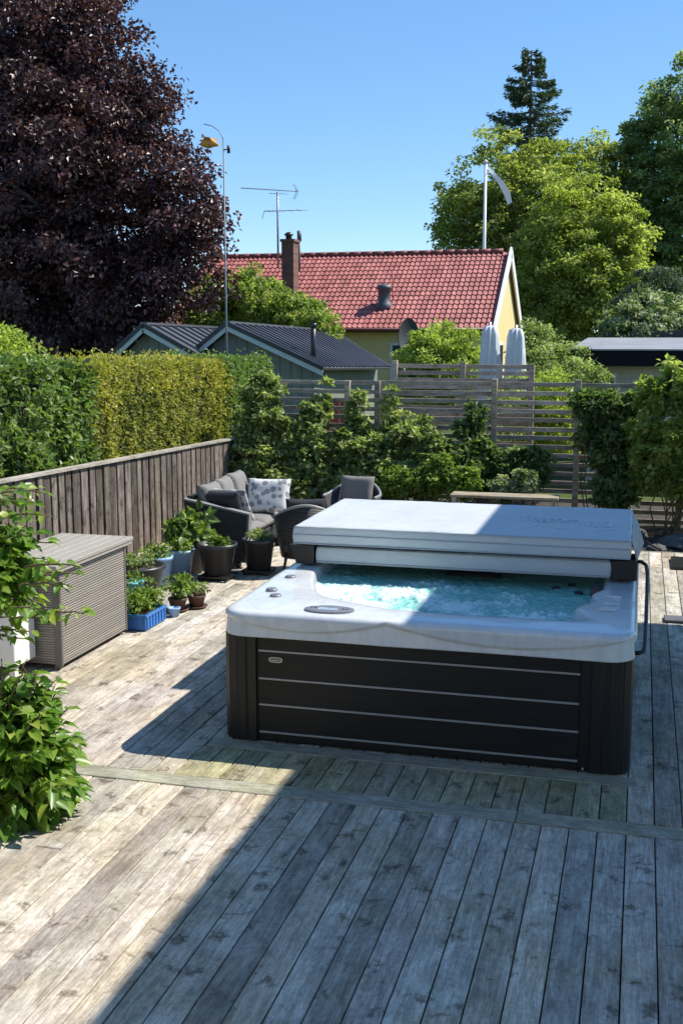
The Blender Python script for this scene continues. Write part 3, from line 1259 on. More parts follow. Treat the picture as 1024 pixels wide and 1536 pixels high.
M['wicker_grey'] = wicker('grey_brown_wicker', (.27, .24, .205), (.41, .37, .32), 52)
M['wicker_dark'] = wicker('dark_wicker', (.035, .035, .036), (.075, .075, .075), 55)
sb = thing('storage_box', (-4.45, 7.95, 0), 'large grey brown wicker storage box with slatted lid against the board fence', 'storage box')
mb = MB()
mb.box(-4.74, -4.152, 7.40, 8.50, .035, .755, .006)
obj('body', mb, M['wicker_grey'], sb)
M['box_post'] = simple('taupe_rattan', (.13, .115, .10), .5, var=.2, scale=40, bump=.3)
for x, y in ((-4.175, 7.385), (-4.175, 8.485), (-4.74, 7.385), (-4.74, 8.485)):
    mb = MB()
    mb.box(x - .03, x + .028, y - .0 if y > 8 else y, (y + .03), .03, .76, .004)
    obj('corner_post', mb, M['box_post'], sb)
for x, y in ((-4.2, 7.43), (-4.2, 8.45), (-4.7, 7.43), (-4.7, 8.45)):
    mb = MB()
    mb.box(x - .025, x + .025, y - .025, y + .025, .0, .034, .004)
    obj('foot', mb, M['box_post'], sb)
mb = MB()
nb = 7
for i in range(nb):
    xa = -4.79 + i * (.68 / nb)
    mb.box(xa + .002, xa + .68 / nb - .002, 7.29, 8.60, .792, .824, .004)
mb.box(-4.78, -4.12, 7.30, 8.59, .763, .791, .004)
obj('lid', mb, simple('taupe_lid', (.33, .30, .26), .55, var=.12, scale=30, bump=.15, rnd=.12), sb)
# white trough beside the box
wt = thing('white_bench', (-4.72, 6.9, 0), 'white painted box bench at the left edge in front of the wicker box', 'bench')
mb = MB()
mb.box(-5.3, -4.35, 7.06, 7.36, .10, .60, .006)
obj('front_panel', mb, M['white_paint'], wt)
mb = MB()
mb.box(-5.3, -4.33, 7.03, 7.37, .602, .64, .006)
obj('top', mb, M['white_paint'], wt)
for x in (-4.40, -5.25):
    mb = MB()
    mb.box(x - .025, x + .025, 7.10, 7.15, 0, .098, .003)
    obj('leg', mb, M['white_paint'], wt)

# ------------------------------------------------------------------ board fence on the left
fn_ = thing('board_fence', (-5.6, 11.5, 0), 'old brown grey board fence with pale capping along the left of the deck', 'fence')


def ftop(y):
    return 1.205 - .0225 * (y - 8.98)


mb = MB()
y = 4.0
k = 0
while y < 15.85:
    w = random.uniform(.06, .10) if k % 2 else random.uniform(.09, .16)
    back = k % 2
    x = -5.60 - (.022 if back else .0) + random.uniform(-.006, .006)
    mb.box(x - .022, x, y, y + w, -.1, ftop(y) - .03 + random.uniform(-.004, 0), .003)
    y += w - .022
    k += 1
# boards overlap slightly, alternate depth keeps faces apart
obj('boards', mb, M['fence_wood'], fn_)
mb = MB()
for a, b in ((4.0, 7.2), (7.2, 10.4), (10.4, 13.2), (13.2, 15.9)):
    za, zb = ftop(a), ftop(b)
    vs = []
    for (yy, zz) in ((a + .002, za), (b - .002, zb)):
        vs += [(-5.68, yy, zz - .026), (-5.57, yy, zz - .026), (-5.57, yy, zz), (-5.68, yy, zz)]
    mb.add(vs, [(3, 2, 1, 0), (4, 5, 6, 7)] + [(i, (i + 1) % 4, (i + 1) % 4 + 4, i + 4) for i in range(4)])
obj('capping', mb, M['cap_wood'], fn_)
for yy in (4.1, 6.5, 8.9, 11.3, 13.7, 15.75):
    mb = MB()
    mb.box(-5.75, -5.66, yy, yy + .09, -.3, ftop(yy) - .03)
    obj('post', mb, M['fence_wood'], fn_)

# ------------------------------------------------------------------ slatted fence at the back
def slat_fence(x0, x1, Y, z0, z1, pitch, hgt, posts, label, capz=None, seed=0, thick=.022):
    t = thing('slatted_fence', ((x0 + x1) / 2, Y, 0), label, 'fence')
    mb = MB()
    z = z1
    while z > z0:
        xs_ = sorted([x0, x1] + [p for p in posts if x0 + .3 < p < x1 - .3])
        for a, b in zip(xs_[:-1], xs_[1:]):
            dz = random.uniform(-.006, .006)
            mb.box(a + .002, b - .002, Y - thick / 2, Y + thick / 2, z - hgt + dz, z + dz, .002)
        z -= pitch
    obj('slats', mb, M['slat_wood'], t)
    for p in posts:
        mb = MB()
        mb.box(p - .04, p + .04, Y - .10, Y - thick / 2 - .003, -.3, z1 + random.uniform(-.01, .05), .004)
        obj('post', mb, M['slat_wood'], t)
    return t


slat_fence(-5.27, 3.2, 16.0, -.15, 1.86, .125, .062, [-5.24, -4.15, -3.70, -2.01, -.85, .55, 1.9, 3.1],
           'long weathered horizontal slat fence across the back, open gaps, vines on it')
slat_fence(-3.66, -1.55, 16.9, .9, 2.09, .105, .064, [-3.64, -2.6, -1.58],
           'taller grey slat screen of close boards behind the middle of the long slat fence')

# ------------------------------------------------------------------ hedges
def hedge(name, x0, x1, y0, y1, z0, zt, n, mat, size, label, lumps=.10, group=None):
    """leaf shell on the top, right side (+x) and both ends of a clipped hedge over an added solid dark core"""
    t = thing(name, ((x0 + x1) / 2, (y0 + y1) / 2, z0), label, 'hedge', group)
    mb = MB()
    mb.box(x0 + .28, x1 - .22, y0 + .22, y1 - .22, z0, zt((y0 + y1) / 2) - .26)  # solid dark filler box, blocks the view through the leaf shell
    obj('hedge_core', mb, simple('dark_core', (.035, .035, .018), .95, var=.5, scale=25, bump=.8), t)
    LY, LX, H = y1 - y0, x1 - x0, zt((y0 + y1) / 2) - z0
    areas = np.array([LY * H, LY * LX, LX * H, LX * H, LY * H * .5])
    areas /= areas.sum()
    fi = rng.choice(5, n, p=areas)
    u, w = rng.uniform(0, 1, n), rng.uniform(0, 1, n)
    P = np.zeros((n, 3))
    O = np.zeros((n, 3))
    Yv = y0 + u * LY
    zt_ = np.array([zt(a) for a in Yv])
    m = fi == 0
    P[m] = np.stack([np.full(m.sum(), x1), Yv[m], z0 + w[m] * (zt_[m] - z0)], 1)
    O[m] = (1, 0, 0)
    m = fi == 1
    P[m] = np.stack([x0 + w[m] * LX, Yv[m], zt_[m]], 1)
    O[m] = (0, 0, 1)
    m = fi == 2
    P[m] = np.stack([x0 + u[m] * LX, np.full(m.sum(), y0), z0 + w[m] * (zt(y0) - z0)], 1)
    O[m] = (0, -1, 0)
    m = fi == 3
    P[m] = np.stack([x0 + u[m] * LX, np.full(m.sum(), y1), z0 + w[m] * (zt(y1) - z0)], 1)
    O[m] = (0, 1, 0)
    m = fi == 4
    P[m] = np.stack([np.full(m.sum(), x0), Yv[m], z0 + w[m] * (zt_[m] - z0)], 1)
    O[m] = (-1, 0, 0)
    # rounded shoulders and lumps
    zrel = (P[:, 2] - z0) / (zt_ - z0)
    lump = np.array([noise.fractal(Vector(p) * 1.6, 1.0, 2.0, 4) for p in P])
    fine = np.array([noise.noise(Vector(p) * 6.0) for p in P])
    depth = rng.exponential(.055, n)
    P += O * (lump * lumps + fine * .05 - depth)[:, None]
    e_ = .45 + .55 * np.array([noise.noise(Vector((p[2] * 2.2, p[0] * 2, y0))) for p in P])
    P[:, 1] += np.where(P[:, 1] - y0 < .6, 1, 0) * e_ * .35 - np.where(y1 - P[:, 1] < .6, 1, 0) * e_ * .35
    stray = rng.uniform(0, 1, n) < .035
    P += O * (stray * rng.uniform(.02, .13, n))[:, None]
    sh = (fi == 0) & (zrel > .9)
    P[sh, 0] -= ((zrel[sh] - .9) * 10) ** 2 * .08
    tp = (fi == 1) & (w > .9)
    P[tp, 2] -= ((w[tp] - .9) * 10) ** 2 * .06
    N = unit(O * .8 + rng.normal(size=(n, 3)) * .55 + np.array([0, 0, .4]))
    A = unit(np.cross(N, rng.normal(size=(n, 3))) + O * .5 + np.array([0, 0, .1]))
    S = rng.uniform(size[0], size[1], n)
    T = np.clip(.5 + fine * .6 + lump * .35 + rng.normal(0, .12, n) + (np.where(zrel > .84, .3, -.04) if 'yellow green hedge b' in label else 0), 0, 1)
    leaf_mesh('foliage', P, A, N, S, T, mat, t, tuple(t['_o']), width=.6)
    return t


hz = lambda y: 2.255 - (y - 10) * .018
hedge('hedge', -7.5, -6.0, 6.0, 11.75, -.3, hz, 34000, M['lf_hedge_g'], (.065, .11), 'broad green leafy hedge behind the board fence at the left edge', lumps=.16)
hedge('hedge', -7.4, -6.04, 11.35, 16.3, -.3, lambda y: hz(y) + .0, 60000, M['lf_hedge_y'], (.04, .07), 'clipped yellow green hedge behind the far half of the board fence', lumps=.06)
hedge('hedge', -7.2, -6.02, 15.7, 18.3, -.3, lambda y: hz(y) + .02, 22000, M['lf_hedge_g'], (.045, .075), 'short green end of hedge right of the yellow hedge', lumps=.14)
b_ = at(-15, 560, 13.5)
shrub('round_bush', (b_.x, 13.5, -.3), [(b_.x, 13.5, b_.z - .25, .72, .8, .88)], 14000, (.05, .08), M['lf_lime'],
      'rounded light green bush rising over the hedge at the left edge', 'bush', clump=.22, shell=(.8, 1.0), stems=12)

# ------------------------------------------------------------------ copper beech and background trees
bx = []
for (px, py, Y, r) in ((60, 90, 20, 1.7), (130, 60, 20.5, .95), (-80, 180, 20, 2.2), (115, 225, 19.4, 1.8), (192, 160, 20.2, .9), (20, 330, 19.5, 2.0), (190, 330, 19.5, 1.7),
                       (285, 300, 19.8, .75), (265, 390, 19.8, .95), (110, 440, 19.8, 1.5), (-60, 450, 20, 1.9), (0, -60, 20.5, 2.0), (75, -60, 21, 1.4), (-180, 60, 21, 2.4), (225, 455, 20.5, .8), (20, 500, 20.5, 1.3), (100, 505, 20.5, 1.1), (-80, 510, 20.5, 1.5), (170, 500, 20.5, .8), (60, 380, 21.5, 2.0), (80, 230, 21.8, 2.0)):
    c = at(px, py, Y + 7)
    r *= 1.34
    bx.append((c.x, c.y, c.z, r, r * 1.05, r * .9))
tree('copper_beech', (-13.2, 27.2, -.3), bx, 210000, (.11, .185), M['lf_purple'],
     'huge dark purple leaved beech filling the upper left above the hedge', clump=.56, trunk_r=.4, bark=M['beech_bark'], limbs=40,
     clumps=2300, shell=(.35, 1.12), flat=.55, droop=.25, up=.3, trunk_top=.75)

# deciduous crowns behind the red-roofed house
def pb(lst):
    o = []
    for (px, py, Y, r, *k) in lst:
        c = at(px, py, Y)
        q = k[0] if k else 1
        o.append((c.x, c.y, c.z, r, r, r * q))
    return o


tree('deciduous_tree', (-8.2, 58, -.3), pb([(760, 300, 58, 3.0), (725, 360, 57, 2.4), (800, 360, 56.5, 3.0), (770, 430, 57, 3.4), (705, 320, 59, 1.7), (820, 275, 59, 1.9)]), 62000, (.16, .27),
     M['lf_tree'], 'broad green tree directly behind the white flagpole', clump=.58, clumps=900, trunk_r=.4, shell=(.6, 1.16), up=.9)
tree('deciduous_tree', (-3.6, 52, -.3), pb([(868, 330, 52, 2.0), (850, 420, 51.5, 2.4), (905, 400, 52, 2.1), (835, 480, 51, 1.9), (885, 460, 51.5, 2.0), (930, 350, 52.5, 1.3), (840, 360, 53, 1.8)]), 50000, (.15, .25),
     M['lf_tree_light'], 'light olive green tree between flagpole tree and dark right tree', clump=.48, clumps=760, trunk_r=.35, shell=(.6, 1.16), up=.9)
tree('deciduous_tree', (-2.0, 62, -.3), pb([(880, 270, 62, 2.3), (935, 320, 62, 2.4), (925, 400, 61, 2.6), (905, 330, 62, 2.0)]), 34000, (.18, .28),
     M['lf_tree'], 'green tree peeking between the conifer and the tall right tree', clump=.6, clumps=600, trunk_r=.35, up=.9)
tree('deciduous_tree', (1.3, 60, -.3), pb([(1010, 220, 60, 2.7), (985, 300, 60, 2.3), (1030, 330, 59, 3.1), (1000, 410, 59, 2.7), (1060, 220, 60, 3.4), (1050, 140, 60, 2.0), (960, 350, 60.5, 1.2), (968, 235, 60, .9), (985, 168, 60, .8), (955, 200, 60, .5)]), 62000, (.17, .28),
     M['lf_deep'], 'tall deep green tree cut off by the right edge of the view', clump=.58, clumps=950, trunk_r=.45, shell=(.5, 1.18), up=.9)

# conifer with layered branches
ct = at(797, 75, 75)
cb = at(797, 330, 75)
con = thing('conifer', (ct.x, 75, -.3), 'tall dark spruce standing up behind the green trees against the sky', 'tree')
mb = MB()
branch(mb, (ct.x, 75, -.3), (ct.x, 75, ct.z), .32, .03, .0, 10, 10)
PP, AA, NN, SS, TT = [], [], [], [], []
z = ct.z - .2
while z > cb.z - 1:
    dpt = (ct.z - z)
    R_ = .55 + dpt * .46 if dpt < 4.2 else 2.45 + (dpt - 4.2) * .1
    nb = random.randint(6, 9)
    for i in range(nb):
        if random.random() < .08:
            continue
        a = random.uniform(0, 2 * pi)
        L = R_ * random.uniform(.6, 1.12)
        p0 = Vector((ct.x, 75, z + random.uniform(-.15, .15)))
        tip = p0 + Vector((cos(a) * L, sin(a) * L, -.08 * L + .10 * L))
        mid = p0.lerp(tip, .5) + Vector((0, 0, -.10 * L))
        mb.tube([p0, mid, tip], [.05, .03, .01], 5)
        m_ = int(30 + 52 * L)
        for _ in range(m_):
            t = random.uniform(.12, 1.02) ** .8
            q = p0.lerp(mid, t * 2) if t < .5 else mid.lerp(tip, t * 2 - 1)
            wdt = .26 * L * (1 - t * .7) * .6
            s_ = random.gauss(0, wdt * .6)
            PP.append(q + Vector((-sin(a) * s_, cos(a) * s_, random.gauss(-.05, .09))))
            AA.append(Vector((cos(a), sin(a), random.uniform(-.7, .1))) + Vector((-sin(a), cos(a), 0)) * s_ * 1.5)
            NN.append(Vector((random.gauss(0, .4), random.gauss(0, .4), 1)))
            SS.append(random.uniform(.14, .30))
            TT.append(random.random())
    z -= random.uniform(.30, .5)
obj('trunk', mb, M['bark'], con)
leaf_mesh('crown', np.array(PP), np.array(AA), np.array(NN), np.array(SS), np.array(TT), M['lf_conifer'], con, tuple(con['_o']), width=.4)

# mid-distance shrubs
shrub('bushy_tree', (-10.6, 30, -.3), pb([(330, 465, 30, 1.0), (385, 450, 30, .9), (440, 480, 30, .85), (300, 480, 29.5, .8), (470, 500, 29.5, .6)]), 20000, (.09, .15), M['lf_green'],
      'green bushy tree between the copper beech and the black metal roofs', 'tree', clump=.3, clumps=320, stems=14)
shrub('garden_bush', (-4.9, 20, -.3), pb([(645, 528, 20.5, .44), (680, 520, 20.5, .48), (622, 560, 20.5, .42), (660, 545, 20.3, .6), (700, 550, 20.5, .40), (640, 590, 20.5, .6)]), 18000, (.05, .085), M['lf_lime'],
      'bright green bush behind the slat screen left of the closed parasols', 'bush', clump=.18, clumps=260, stems=14)
shrub('garden_bush', (-3.0, 22, -.3), pb([(800, 520, 22, .42), (840, 545, 22, .5), (815, 575, 21.5, .6), (870, 580, 21, .45), (790, 580, 21, .4)]), 15000, (.05, .085), M['lf_pale'],
      'pale green bush between the closed parasols and the flat roofed shed', 'bush', clump=.18, clumps=240, stems=14)
shrub('garden_bush', (-2.6, 18, -.3), pb([(770, 600, 18, .38), (830, 600, 18, .45), (850, 640, 18, .45), (790, 650, 18, .45)]), 11000, (.04, .075), M['lf_lime'],
      'low yellow green bush seen through the gaps of the slat fence', 'bush', clump=.16, clumps=200, stems=10)
shrub('white_blossom_bush', (-.9, 28, -.3), pb([(965, 480, 28, .65), (930, 485, 28, .5), (1000, 485, 28, .6), (960, 500, 27.5, .7)]), 16000, (.07, .12), M['lf_flower'],
      'bush with white blossom above the flat roofed shed', 'bush', clump=.22, clumps=260, stems=12)
dc = at(607, 505, 26)
sd = thing('satellite_dish', (dc.x, 26, -.3), 'dark satellite dish on a mast seen edge on before the yellow wall of the house', 'satellite dish')
mb = MB()
vs, fs = [], []
n_, rings = 28, 6
for lay in (0, 1):
    for j in range(rings + 1):
        r_ = j / rings
        for i in range(n_):
            a = 2 * pi * i / n_
            u, w_ = .40 * r_ * cos(a), .42 * r_ * sin(a)
            dep = .10 * r_ * r_ + lay * .015
            vs.append((dc.x + u * .42 + dep * .9, 26 + u * .9 - dep * .42, dc.z + w_))
for lay in (0, 1):
    o_ = lay * (rings + 1) * n_
    for j in range(rings):
        for i in range(n_):
            q = (o_ + j * n_ + i, o_ + j * n_ + (i + 1) % n_, o_ + (j + 1) * n_ + (i + 1) % n_, o_ + (j + 1) * n_ + i)
            fs.append(q if lay else q[::-1])
mb.add(vs, fs, smooth=True)
obj('dish', mb, simple('dish_grey', (.045, .047, .05), .6), sd)
mb = MB()
mb.tube([(dc.x - .03, 26.05, -.3), (dc.x - .03, 26.05, dc.z)], .03, 8)
obj('mast', mb, M['galv'], sd)
mb = MB()
mb.tube([(dc.x + .05, 26, dc.z - .38), (dc.x + .42, 25.85, dc.z - .1)], .012, 6)
mb.tube([(dc.x + .40, 25.86, dc.z - .11), (dc.x + .48, 25.82, dc.z - .08)], .035, 8)
obj('feed_arm', mb, M['dark_metal'], sd)
shrub('dark_conifer_bush', (.1, 38, -.3), pb([(985, 445, 38, 1.0), (955, 470, 38, .9), (1010, 470, 38, .9)]), 12000, (.10, .16), M['lf_conifer'],
      'dark blue green conifer bush under the tall tree at the right edge', 'bush', clump=.3, clumps=200, stems=8)

# ------------------------------------------------------------------ sheds
g = NT('black_metal_roof')
v = g.coord()
c1 = g.ramp(g.noise(v, 1.5, 4), [(.3, (.085, .09, .105)), (.7, (.125, .13, .15))])
g.set(c1, .38, .2, .5)
M['roof_metal'] = g.m
g = NT('green_boards')
v = g.coord(scale=(9, 9, .6))
c1 = g.ramp(g.noise(v, 1, 4), [(.3, (.18, .20, .17)), (.7, (.24, .26, .22))])
g.set(c1, .7)
M['green_boards'] = g.m


def shed(name, label, apex, half, drop, y1, apex2, wall_m, z_floor=-.3, ov=.25, xr_far=None, seams=.38, left_half=None):
    """gable facing the camera at apex; ridge runs back to apex2"""
    t = thing(name, (apex.x, (apex.y + y1) / 2, z_floor), label, 'shed')
    lh = left_half or half
    ys, ax, az = apex.y, apex.x, apex.z
    hw = half - ov
    hl = lh - ov
    zl = az - drop * hw / half
    # walls
    mb = MB()
    yf = ys + .25
    vs = [(ax - hl, yf, z_floor), (ax + hw, yf, z_floor), (ax + hw, yf, zl - .08), (ax, yf, az - .10), (ax - hl, yf, zl - .08)]
    vs2 = [(x, y1 - .3, z) for x, _, z in vs]
    mb.add(vs + vs2, [(0, 1, 2, 3, 4), (9, 8, 7, 6, 5), (1, 6, 7, 2), (0, 4, 9, 5), (0, 5, 6, 1)])
    obj('wall', mb, wall_m, t)
    mb = MB()
    x = ax - hl + .1
    while x < ax + hw - .05:
        zt = az - .12 - drop / half * abs(x - ax)
        mb.box(x - .018, x + .018, yf - .018, yf - .001, z_floor, zt)
        x += .24
    obj('battens', mb, wall_m, t)
    # roof
    rt2 = apex2
    xr = xr_far if xr_far is not None else (rt2.x + half)
    mb = MB()
    mb.plate([(ax, ys, az), (ax + half, ys, az - drop), (xr, y1 if xr_far is None else xr_far_y, rt2.z - drop), (rt2.x, rt2.y, rt2.z)], .05)
    mb.plate([(ax, ys, az), (rt2.x, rt2.y, rt2.z), (rt2.x - lh, rt2.y, rt2.z - drop), (ax - lh, ys, az - drop)], .05)
    roof = obj('roof', mb, M['roof_metal'], t)
    mb = MB()
    n = int((rt2.y - ys) / seams)
    for i in range(n + 1):
        w = i / n
        yA = ys + (rt2.y - ys) * w
        yB = ys + ((y1 if xr_far is None else xr_far_y) - ys) * w
        xA = ax + (rt2.x - ax) * w
        zA = az + (rt2.z - az) * w
        xB = ax + half + (xr - ax - half) * w
        mb.bar((xA, yA, zA + .045), (xB, yB, zA - drop + .045), .03, .05)
        mb.bar((xA, yA, zA + .045), (xA - lh, yA, zA - drop + .045), .03, .05)
    mb.bar((ax, ys, az + .04), (rt2.x, rt2.y, rt2.z + .04), .16, .05)
    obj('seams', mb, M['roof_metal'], roof)
    for sgn, hh in ((1, half), (-1, lh)):
        mb = MB()
        mb.bar((ax - sgn * .0, ys - .015, az - .085), (ax + sgn * hh, ys - .015, az - drop - .085), .03, .10, up=(0, 0, 1))
        obj('white_bargeboard' if True else '', mb, M['pale_trim'], t)
        mb = MB()
        mb.bar((ax, ys - .02, az + .015), (ax + sgn * (hh + .02), ys - .02, az - drop + .015), .05, .09, up=(0, 0, 1))
        obj('bargeboard', mb, M['black_trim'], t)
    return t


M['pale_trim'] = simple('pale_green_trim', (.50, .56, .53), .6, var=.08, scale=5)
M['black_trim'] = simple('black_trim', (.03, .032, .036), .45, var=.1, scale=5)
M['tile_red'] = None
xr_far_y = 0
a1 = at(215, 488, 22)
shed('shed', 'small green shed with black seamed metal roof behind the yellow hedge', a1, 1.75, .93, 27.0, Vector((a1.x, 27.0, a1.z - .06)), M['green_boards'], left_half=1.1, seams=.42)
a2 = at(340, 486, 22.6)
xr_far_y = 28.2
shed('shed', 'larger black roofed shed with a thin black flue right of the small green shed', a2, 2.10, .93, 29.0, Vector((a2.x, 31.0, a2.z - .14)), M['green_boards'],
     xr_far=a2.x + 2.3, left_half=1.2, seams=.40)
fp = at(470, 535, 23.5)
mb = MB()
ft = at(470, 485, 23.5)
mb.tube([(fp.x, 23.5, fp.z - .25), (fp.x, 23.5, ft.z - .05)], .055, 12)
mb.tube([(fp.x, 23.5, ft.z - .08), (fp.x, 23.5, ft.z)], .075, 12)
o = obj('flue_pipe', mb, M['black_plastic'])
tag(o, 'thin black flue pipe standing on the black metal shed roof', 'flue')
# red boards seen low through the fence
mb = MB()
c = at(503, 615, 19)
for i in range(5):
    mb.box(c.x - .42 + i * .165, c.x - .42 + i * .165 + .155, 19.0, 19.03, -.3, c.z + .17, .003)
o = obj('red_board_screen', mb, simple('red_boards', (.42, .09, .06), .7, var=.2, rnd=.2))
tag(o, 'low screen of red painted boards glimpsed through the slat fence below the sheds', 'screen')

# flat-roofed shed at the right
fs_ = thing('flat_roofed_shed', (1.6, 24, -.3), 'shed with pale wall and flat roof edged by a deep black fascia, right edge', 'shed')
L0 = at(856, 526, 22)
mb = MB()
mb.box(L0.x + .32, 6, 22.4, 26.0, -.3, 1.93)
g = NT('beige_block_wall')
v = g.coord(rot=(pi / 2, 0, 0))
bk = g.n('TexBrick')
bk.inputs['Scale'].default_value = 1.0
bk.inputs['Brick Width'].default_value = .40
bk.inputs['Row Height'].default_value = .20
bk.inputs['Mortar Size'].default_value = .008
bk.inputs['Color1'].default_value = (.52, .47, .39, 1)
bk.inputs['Color2'].default_value = (.60, .55, .47, 1)
bk.inputs['Mortar'].default_value = (.40, .37, .33, 1)
g.l(v, bk.inputs['Vector'])
g.set(bk.outputs['Color'], .85)
obj('wall', mb, g.m, fs_)
mb = MB()
mb.box(L0.x, 6.2, 22.0, 26.4, 1.94, 2.23)
obj('fascia', mb, simple('black_fascia', (.010, .011, .014), .85, var=.1, spec=.15), fs_)
mb = MB()
mb.add([(L0.x - .03, 21.97, 2.235), (6.2, 21.97, 2.235), (6.2, 26.4, 2.44), (L0.x + .1, 26.4, 2.44), (L0.x - .03, 21.97, 2.262), (6.2, 21.97, 2.262), (6.2, 26.4, 2.47), (L0.x + .1, 26.4, 2.47)],
       [(3, 2, 1, 0), (4, 5, 6, 7), (0, 1, 5, 4), (1, 2, 6, 5), (2, 3, 7, 6), (3, 0, 4, 7)])
obj('roof', mb, simple('grey_roof_felt', (.24, .25, .27), .7, var=.18, scale=2, bump=.1), fs_)
mb = MB()
c = at(900, 560, 22.38)
mb.box(c.x - .30, c.x + .30, 22.36, 22.395, 1.1, 1.80)
wf = obj('window_frame', mb, M['white_paint'], fs_)
mb = MB()
mb.box(c.x - .25, c.x + .25, 22.352, 22.365, 1.15, 1.75)
obj('pane', mb, simple('window_glass', (.06, .08, .10), .05, var=.1, bump=0), wf)
bs = thing('back_shed', (1.8, 30, -.3), 'low black pitched roof behind the flat roofed shed at the right edge', 'shed')
p0, p1_ = at(880, 512, 27), at(1024, 500, 27)
mb = MB()
mb.add([(p0.x, 27, p0.z - .02), (p1_.x + .5, 27, p1_.z + .16), (p1_.x + 4, 27, p0.z), (p0.x, 31, p0.z - .02), (p1_.x + .5, 31, p1_.z + .16), (p1_.x + 4, 31, p0.z)],
       [(0, 2, 1), (3, 4, 5), (0, 1, 4, 3), (1, 2, 5, 4), (0, 3, 5, 2)])
obj('roof', mb, M['black_trim'], bs)
mb = MB()
mb.box(p0.x + .3, p1_.x + 3.5, 27.2, 30.8, -.3, p0.z - .03)
obj('wall', mb, M['green_boards'], bs)

# ------------------------------------------------------------------ house with red tiled roof
hs = thing('house', (-10, 38, -.3), 'yellow house with a long red pantile roof and white gable trim', 'house')
XG = -4.35
YE, YR, YB = 34.0, 37.9, 41.8
ZR = 5.20
ZE = 2.72
XL = -15.0
g = NT('red_pantiles')
tc = g.n('TexCoord')
sx = g.n('SeparateXYZ')
g.l(tc.outputs['Object'], sx.inputs[0])
v = g.coord()
a = g.n('Attribute', attribute_name='rnd')
s2 = g.n('SeparateXYZ')
g.l(a.outputs['Vector'], s2.inputs[0])
wn_ = g.n('TexWhiteNoise', noise_dimensions='3D')
sn = g.n('VectorMath', operation='SNAP')
sn.inputs[1].default_value = (.165, .31, 10)
g.l(tc.outputs['Object'], sn.inputs[0])
g.l(sn.outputs[0], wn_.inputs['Vector'])
c1 = g.ramp(wn_.outputs['Value'], [(0, (.29, .080, .068)), (.5, (.38, .115, .10)), (1, (.47, .16, .14))])
c1 = g.mix(.5, c1, g.ramp(g.noise(v, 1.2, 5), [(.3, (.7, .68, .68)), (.7, (1.1, 1.1, 1.1))]), 'MULTIPLY')
g.set(c1, .55, 0, .4)
M['tile_red'] = g.m
# real pantile relief: rows step down, columns wave
ncol_step = .165
rows_n = 17
mb = MB()
slope = Vector((0, YR - YE, ZR - ZE))
SL = slope.length
sdir = slope.normalized()
nrm = Vector((0, -sdir.z, sdir.y))
sub = 6
nx = int((XG - XL) / ncol_step * sub)
vs, fs = [], []
for r in range(rows_n):
    for e in (0, 1):
        for i in range(nx + 1):
            x = XL + (XG - XL) * i / nx
            ph = (i % sub) / sub * 2 * pi
            wv = .017 * sin(ph) + .006 * sin(2 * ph)
            s_ = SL * (r + e * 1.0) / rows_n
            lift_ = .062 if e == 0 else .035
            p = Vector((x, YE, ZE)) + sdir * s_ + nrm * (lift_ + wv)
            vs.append(p)
    # front lip of the course
    for i in range(nx + 1):
        p = vs[(r * 3) * (nx + 1) + i] - nrm * .04
        vs.append(p)
R3 = nx + 1
for r in range(rows_n):
    b0 = r * 3 * R3
    for i in range(nx):
        fs.append((b0 + i, b0 + i + 1, b0 + R3 + i + 1, b0 + R3 + i))
        fs.append((b0 + 2 * R3 + i, b0 + 2 * R3 + i + 1, b0 + i + 1, b0 + i))
mb.add(vs, fs, smooth=False)
mb.plate([(XL, YE, ZE), (XG, YE, ZE), (XG, YR, ZR), (XL, YR, ZR)], .04)
mb.plate([(XL, YR, ZR), (XG, YR, ZR), (XG, YB, ZE), (XL, YB, ZE)], .08)
roof = obj('roof', mb, M['tile_red'], hs)
mb = MB()
for i in range(int((XG - XL) / .4)):
    x = XL + i * .4
    mb.tube([(x, YR, ZR + .045), (x + .41, YR, ZR + .055)], [.095, .105], 10)
obj('ridge_tiles', mb, simple('ridge_tiles_dark', (.20, .055, .045), .6, var=.3, rnd=.3), roof)
g = NT('yellow_boards')
v = g.coord(scale=(.6, 9, .6))
c1 = g.ramp(g.noise(v, 1, 4), [(.3, (.70, .55, .24)), (.7, (.80, .66, .33))])
g.set(c1, .7)
wv = g.n('TexWave', wave_type='BANDS', bands_direction='Y')
wv.inputs['Scale'].default_value = 3.0
g.l(g.coord(), wv.inputs['Vector'])
g.bump(wv.outputs['Fac'], .4, .02)
M['yellow'] = g.m
mb = MB()
xg = XG - .10
vs = [(xg, YE + .45, -.3), (xg, YB - .45, -.3), (xg, YB - .45, ZE + .20), (xg, YR, ZR - .10), (xg, YE + .45, ZE + .20)]
vs2 = [(XL + .3, y, z) for _, y, z in vs]
mb.add(vs + vs2, [(0, 1, 2, 3, 4), (9, 8, 7, 6, 5), (0, 4, 9, 5), (1, 6, 7, 2)])
obj('wall', mb, M['yellow'], hs)
for ye in (YE, YB):
    mb = MB()
    sgn = 1 if ye == YE else -1
    mb.bar((XG + .03, ye - sgn * .05, ZE - .07), (XG + .03, YR, ZR + .03), .05, .40, up=(0, 0, 1))
    obj('gable_trim', mb, M['white_paint'], hs)
mb = MB()
mb.box(XL, XG, YE - .02, YE + .02, ZE - .10, ZE + .03)
mb.tube([(XL, YE - .08, ZE - .02), (XG, YE - .08, ZE - .02)], .06, 8)
obj('gutter', mb, simple('dark_red_gutter', (.14, .04, .035), .5), hs)
